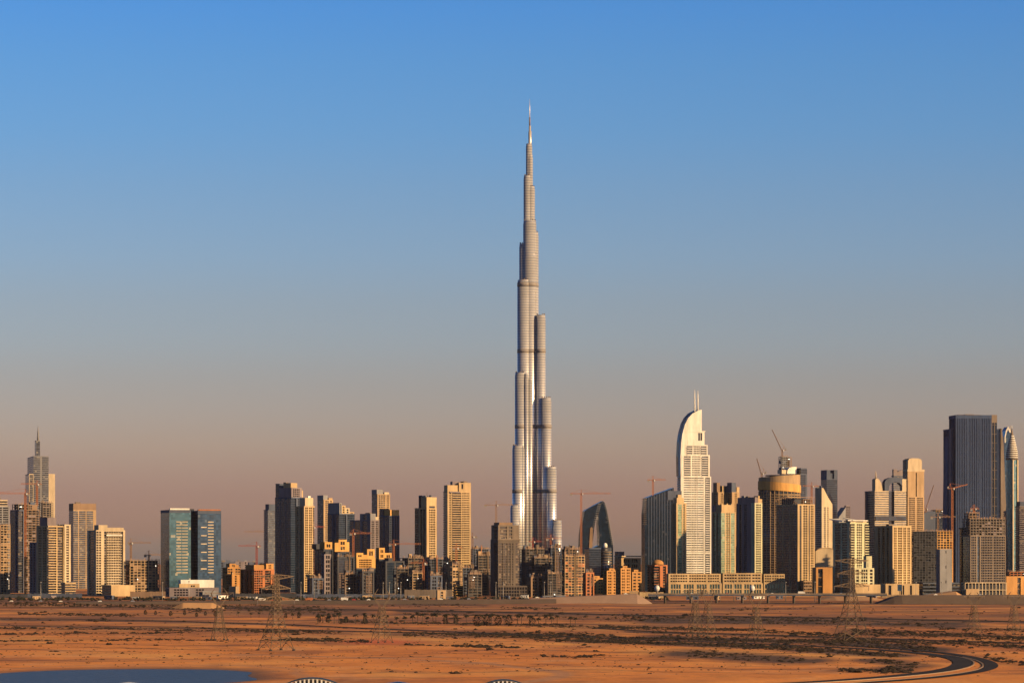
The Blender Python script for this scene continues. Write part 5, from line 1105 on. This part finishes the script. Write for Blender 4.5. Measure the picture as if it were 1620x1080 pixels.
# arch pair
b = B('arch_topped_twin_tower', 'cream striped twin shafts joined by a dark arch with a small spired dome', 1370, 1384, 1434, 5500, 22, wall='pale', glass='grey', fh=4)
P(b, 'r1', 'r1', 776, px=(1384, 1406), y=(0, .8), wall='pale', sp=.5); P(b, 'g1', 'g1', 776.5, px=(1406, 1415), y=(.15, .8), wall='slate', glass='navy'); P(b, 'r1', 'r1', 776, px=(1415, 1434), y=(0, .8), wall='pale', sp=.5)
P(b, 'p1', 'g1', 776.3, px=(1382, 1400), y=(.82, 1), wall='slate')
b.pxbox('dark_bridge', G['navy'], 1385, 1433, 816, 823, -1.2, -.1); b.poly('dome_vault', W['pale'], [(1385, 776.1), (1385, 758), (1388, 756), (1391, 758), (1394, 763), (1396, 770), (1396.5, 776.1)], .5, 12)
b.poly('arch_vault', W['slate'], [(1400, 776.1), (1400, 762), (1403, 757.5), (1409, 755), (1418, 754), (1426, 754.8), (1433, 757), (1433.5, 776.1), (1429, 776.1), (1428, 768), (1423, 763), (1416, 762), (1410, 764), (1407, 769), (1406.5, 776.1)], .6, 10)
b.pxbox('arch_pier', W['pale'], 1427.5, 1434, 757, 776.2, .2, 9); m = MB(); m.lathe(b.rx(1387.3), 4, [(1.2, b.z(757)), (1.0, b.z(750)), (.2, b.z(744.5))], 8); m.build('spire', W['pale'], b.root)
b = B('slotted_tower', 'tall pale tower with one dark vertical slot under a rounded crown', 1428, 1436, 1462, 5540, 26, wall='pale', glass='navy')
P(b, 'p2.4 d.32 p2.2', 'g1', 745, 785.2, wall='tan', fh=50); P(b, 'p.3 W2 p.4 W2 p.3', 'g1', 785, wall='tan', glass='grey')
P(b, 'p1', 'p1', 742, 745.3, x=(-.02, 1.02), y=(-.02, .9), wall='pale'); b.poly('crown', W['pale'], [(1437, 742.1), (1437, 728), (1439, 725.5), (1443, 724.3), (1453, 724.3), (1457, 725.5), (1459, 728), (1459, 742.1)], 1, 16); P(b, 'g1', 'g1', 727, 745.1, x=(0, .06), y=(.55, .98), wall='slate', glass='navy')
b = B('small_arch_tower', 'small slate tower with a cylindrical cap between the arch twins and slotted tower', 1410, 1414, 1430, 5800, 25, wall='slate', glass='grey')
P(b, 'r1', 'r1', 752); P(b, 'p1', 'p1', 742, 752.2, px=(1414, 1420), y=(.1, .6), wall='mauve'); b.poly('roof_arch', W['mauve'], [(1420, 752.1), (1420, 747), (1424, 744), (1430, 742.5), (1430, 752.1)], 3, 8)
b = B('distant_shard', 'distant pale triangular tower between the notched tower and arch twins', 1326, 1330, 1347, 6600, 25, wall='grey', glass='grey')
b.poly('glass_shard', W['grey'], [(1327, 880), (1327, 818), (1334, 808), (1338, 802), (1338, 880)], 0, 20); P(b, 'W1', 'W1', 799, px=(1338.2, 1345), y=(0, .6), wall='mauve')

b = B('square_window_tower', 'brown and cream tower with rows of square windows and a low cream base', 1383, 1412, 1442, 4520, 42, wall='cream', glass='dk')
P(b, 'p.3 w.6 p.25 w.9 p.25 w.6 p.25 w.6 p.3', 'p.6 d.5 p.4 d.6 p.4 d.5 p.8', 831, wall='cream', par=3); b.roof(831, 2)
b = B('cream_base_building', 'low cream base building with tall doorways under the square window tower', 1399, 1401, 1454, 4230, 12, cat='building', dep=20, wall='cream')
P(b, 'p.3 w.4 p1 w.5 p.6 w.3 p.8', 'p1', 923, fh=14, sp=.1)
b = B('blue_billboard', 'small blue poster board standing at the cream base building', 1419, 1420, 1427, 4190, 5, cat='billboard', dep=1)
b.pxbox('board', G['blue'], 1420, 1427, 924, 934, 0, .6); b.pxbox('post', M_steel, 1422.5, 1423.6, 934, 944, .1, .5)

b = B('netted_black_block', 'wide black netted block under construction beside the square window tower', 1441, 1446, 1482, 4600, 16, cat='building', wall='dark')
b.frame(840, wall='dark', fillm='black', infill=.75, colw=4.5)
b = B('orange_slab_frame', 'narrow frame with orange lit slab ends behind the blank grey shaft', 1479, 1483, 1507, 4650, 22, cat='building', wall='tan')
b.frame(840, wall='gold', fillm='brown', infill=.25, colw=5)
b = B('blank_grey_shaft', 'blank pale grey concrete shaft in front of the orange lit frame', 1485, 1487, 1506, 4400, 14, cat='building', dep=14, wall='grey')
P(b, 'p1 w.25 p1', 'p1', 868, fh=18, sp=.8)
b = B('dark_vaulted_block', 'distant dark block with a vaulted roof under two cranes', 1453, 1456, 1500, 6000, 12, cat='building', dep=30, wall='slate')
b.poly('vault', W['slate'], [(1455, 900), (1455, 822), (1459, 813), (1466, 809), (1480, 808), (1480, 900)], 0, 40); P(b, 'g1', 'g1', 810, px=(1480.5, 1502), wall='slate', glass='navy'); b.frame(806, 810.2, px=(1481, 1501), wall='brown', infill=.1)

b = B('ribbed_blue_tower', 'massive ribbed blue grey tower with a raised crown and flared sides', 1500, 1503, 1592, 5600, 7, dep=60, wall='slate', glass='navy', fh=4)
P(b, 'v1', 'v1', 678, px=(1503, 1512), wall='ribblue', glass='ribbed', y=(.15, .8)); P(b, 'v1 p.1 v1 p.1 v1', 'v1', 656, px=(1512, 1569), wall='ribblue', glass='ribbed', y=(0, .8), par=6)
P(b, 'v1', 'v1', 655.5, px=(1569.2, 1578), y=(.04, .8), wall='conc', par=14); P(b, 'v1', 'v1', 678, px=(1578.2, 1584), wall='ribblue', glass='ribbed', y=(.1, .8)); b.poly('flared_edge', W['conc'], [(1584.2, 945), (1584.2, 677), (1586.3, 677), (1588.5, 700), (1596, 880), (1597, 945)], 4, 40)
b.poly('flared_edge', W['ribblue'], [(1503, 945), (1503, 690), (1501.5, 760), (1499, 945)], 12, 40); b.roof(656, 4, x=(.15, .75), hmax=3, mat='conc')
b = B('hooded_blue_tower', 'blue tower with a pointed hood half hidden behind the needle nosed one', 1588, 1589.5, 1600, 6000, 10, dep=22, wall='slate', glass='blue')
b.poly('glazing', G['blue'], [(1589.5, 945), (1589.5, 690), (1591, 681), (1594.5, 675), (1598, 680), (1600, 690), (1600, 945)], 0, 22); b.poly('hood_ridge', W['white'], [(1589.2, 700), (1589.2, 690), (1591, 681), (1594.5, 674), (1598, 680), (1599, 684), (1597, 684), (1594.5, 679), (1592, 684), (1590.6, 692), (1590.6, 700)], -1.2, -.1)
m = MB(); m.bar((b.rx(1600), 6, b.z(690)), (b.rx(1600.6), 6, b.z(672)), .5, .25); m.build('mast', W['pale'], b.root)
D_ = 5800; s2 = D_ / F; root = tag(empty('needle_nosed_tower', (wx(1602.5, D_), D_ + 12, 0), R_(35)), 'slim turquoise tower with a striped pointed nose like a rocket', 'tower'); z9 = lambda q: wz(q, D_); r = 9.2 * s2
m = MB(); m.prism_xy([(r * .98 * math.cos(R_(a)), r * .98 * math.sin(R_(a))) for a in range(0, 360, 30)], 0, z9(727)); m.build('glazing', G['teal'], root)
m = MB()
for a in (-65, -25, -125, 15): m.box(r * math.cos(R_(a)) - 1.3, r * math.cos(R_(a)) + 1.3, r * math.sin(R_(a)) - 1.3, r * math.sin(R_(a)) + 1.3, 0, z9(727))
m.build('pier', W['pale'], root)
prof = [(q, w) for q, w in ((727, 1.02), (722, 1.03), (714, .93), (706, .76), (698, .56), (690, .33), (683, .16), (677, .06))]
m = MB(); m.lathe(0, 0, [(r * w, z9(q)) for q, w in prof], 20); m.build('nose_cone', W['conc'], root)
m = MB()
for j in range(11): q = 724 - j * 3.4; w = np.interp(-q, [-a for a, _ in prof], [c for _, c in prof]); m.lathe(0, 0, [(r * w + .9, z9(q)), (r * w + .5, z9(q - 1.5))], 20)
m.build('nose_ring', W['white'], root)
m = MB(); m.bar((0, 0, z9(680)), (0, 0, z9(672)), .6, .2); m.build('spire', W['white'], root)
b = B('grey_edge_tower', 'dark grey tower cut by the picture edge beyond the needle nosed one', 1612, 1613, 1640, 5600, 10, dep=25, wall='grey', glass='dk')
P(b, 'r1', 'r1', 800, wall='mauve'); P(b, 'p1', 'p1', 793, 800.2, x=(.05, .9), y=(.1, .9), wall='slate')

b = B('reclad_frame_tower', 'half clad tower with blue grey glass below a bare concrete crown', 1516, 1535, 1591, 4400, 18, wall='conc', glass='grey')
P(b, 'p.1 W.6 p.15 d.3 p.15 W1.4 p.1 W1.4 p.1', 'd1', 846, wall='conc', glass='blue', sp=.3, y=(0, .7)); b.frame(820, 846.2, px=(1535, 1590), y=(0, .6), wall='conc', infill=.3, colw=4.5)
P(b, 'd1', 'd1', 834, wall='dark', glass='dk', px=(1535.5, 1545), y=(.72, 1)); b.frame(811, 820.2, px=(1536, 1552), y=(.15, .5), wall='brown', infill=.4)
b = B('column_arcade', 'row of bare white columns under the half clad tower', 1525, 1527, 1592, 4230, 12, cat='building', dep=16, wall='white')
b.frame(921, wall='pale', infill=0, colw=5, fh=19, jag=False); P(b, 'p1', 'p1', 931, px=(1526.5, 1546), y=(-.3, -.1), wall='tan')
b = B('orange_frame_hall', 'orange lit steel hall under construction at the edge of the picture', 1586, 1592, 1650, 4450, 20, cat='building', wall='ochre')
P(b, 'p1 d.3 p.6 d.4 p1', 'p1', 911, wall='ochre', fh=9); b.frame(904, 911.2, x=(.1, .8), wall='rust', infill=.2)
b = B('flat_dark_hall', 'low flat dark hall behind the pale bank beside the blank grey shaft', 1456, 1460, 1524, 4500, 14, cat='building', dep=22, wall='slate')
P(b, 'r1', 'r1', 921, fh=5)
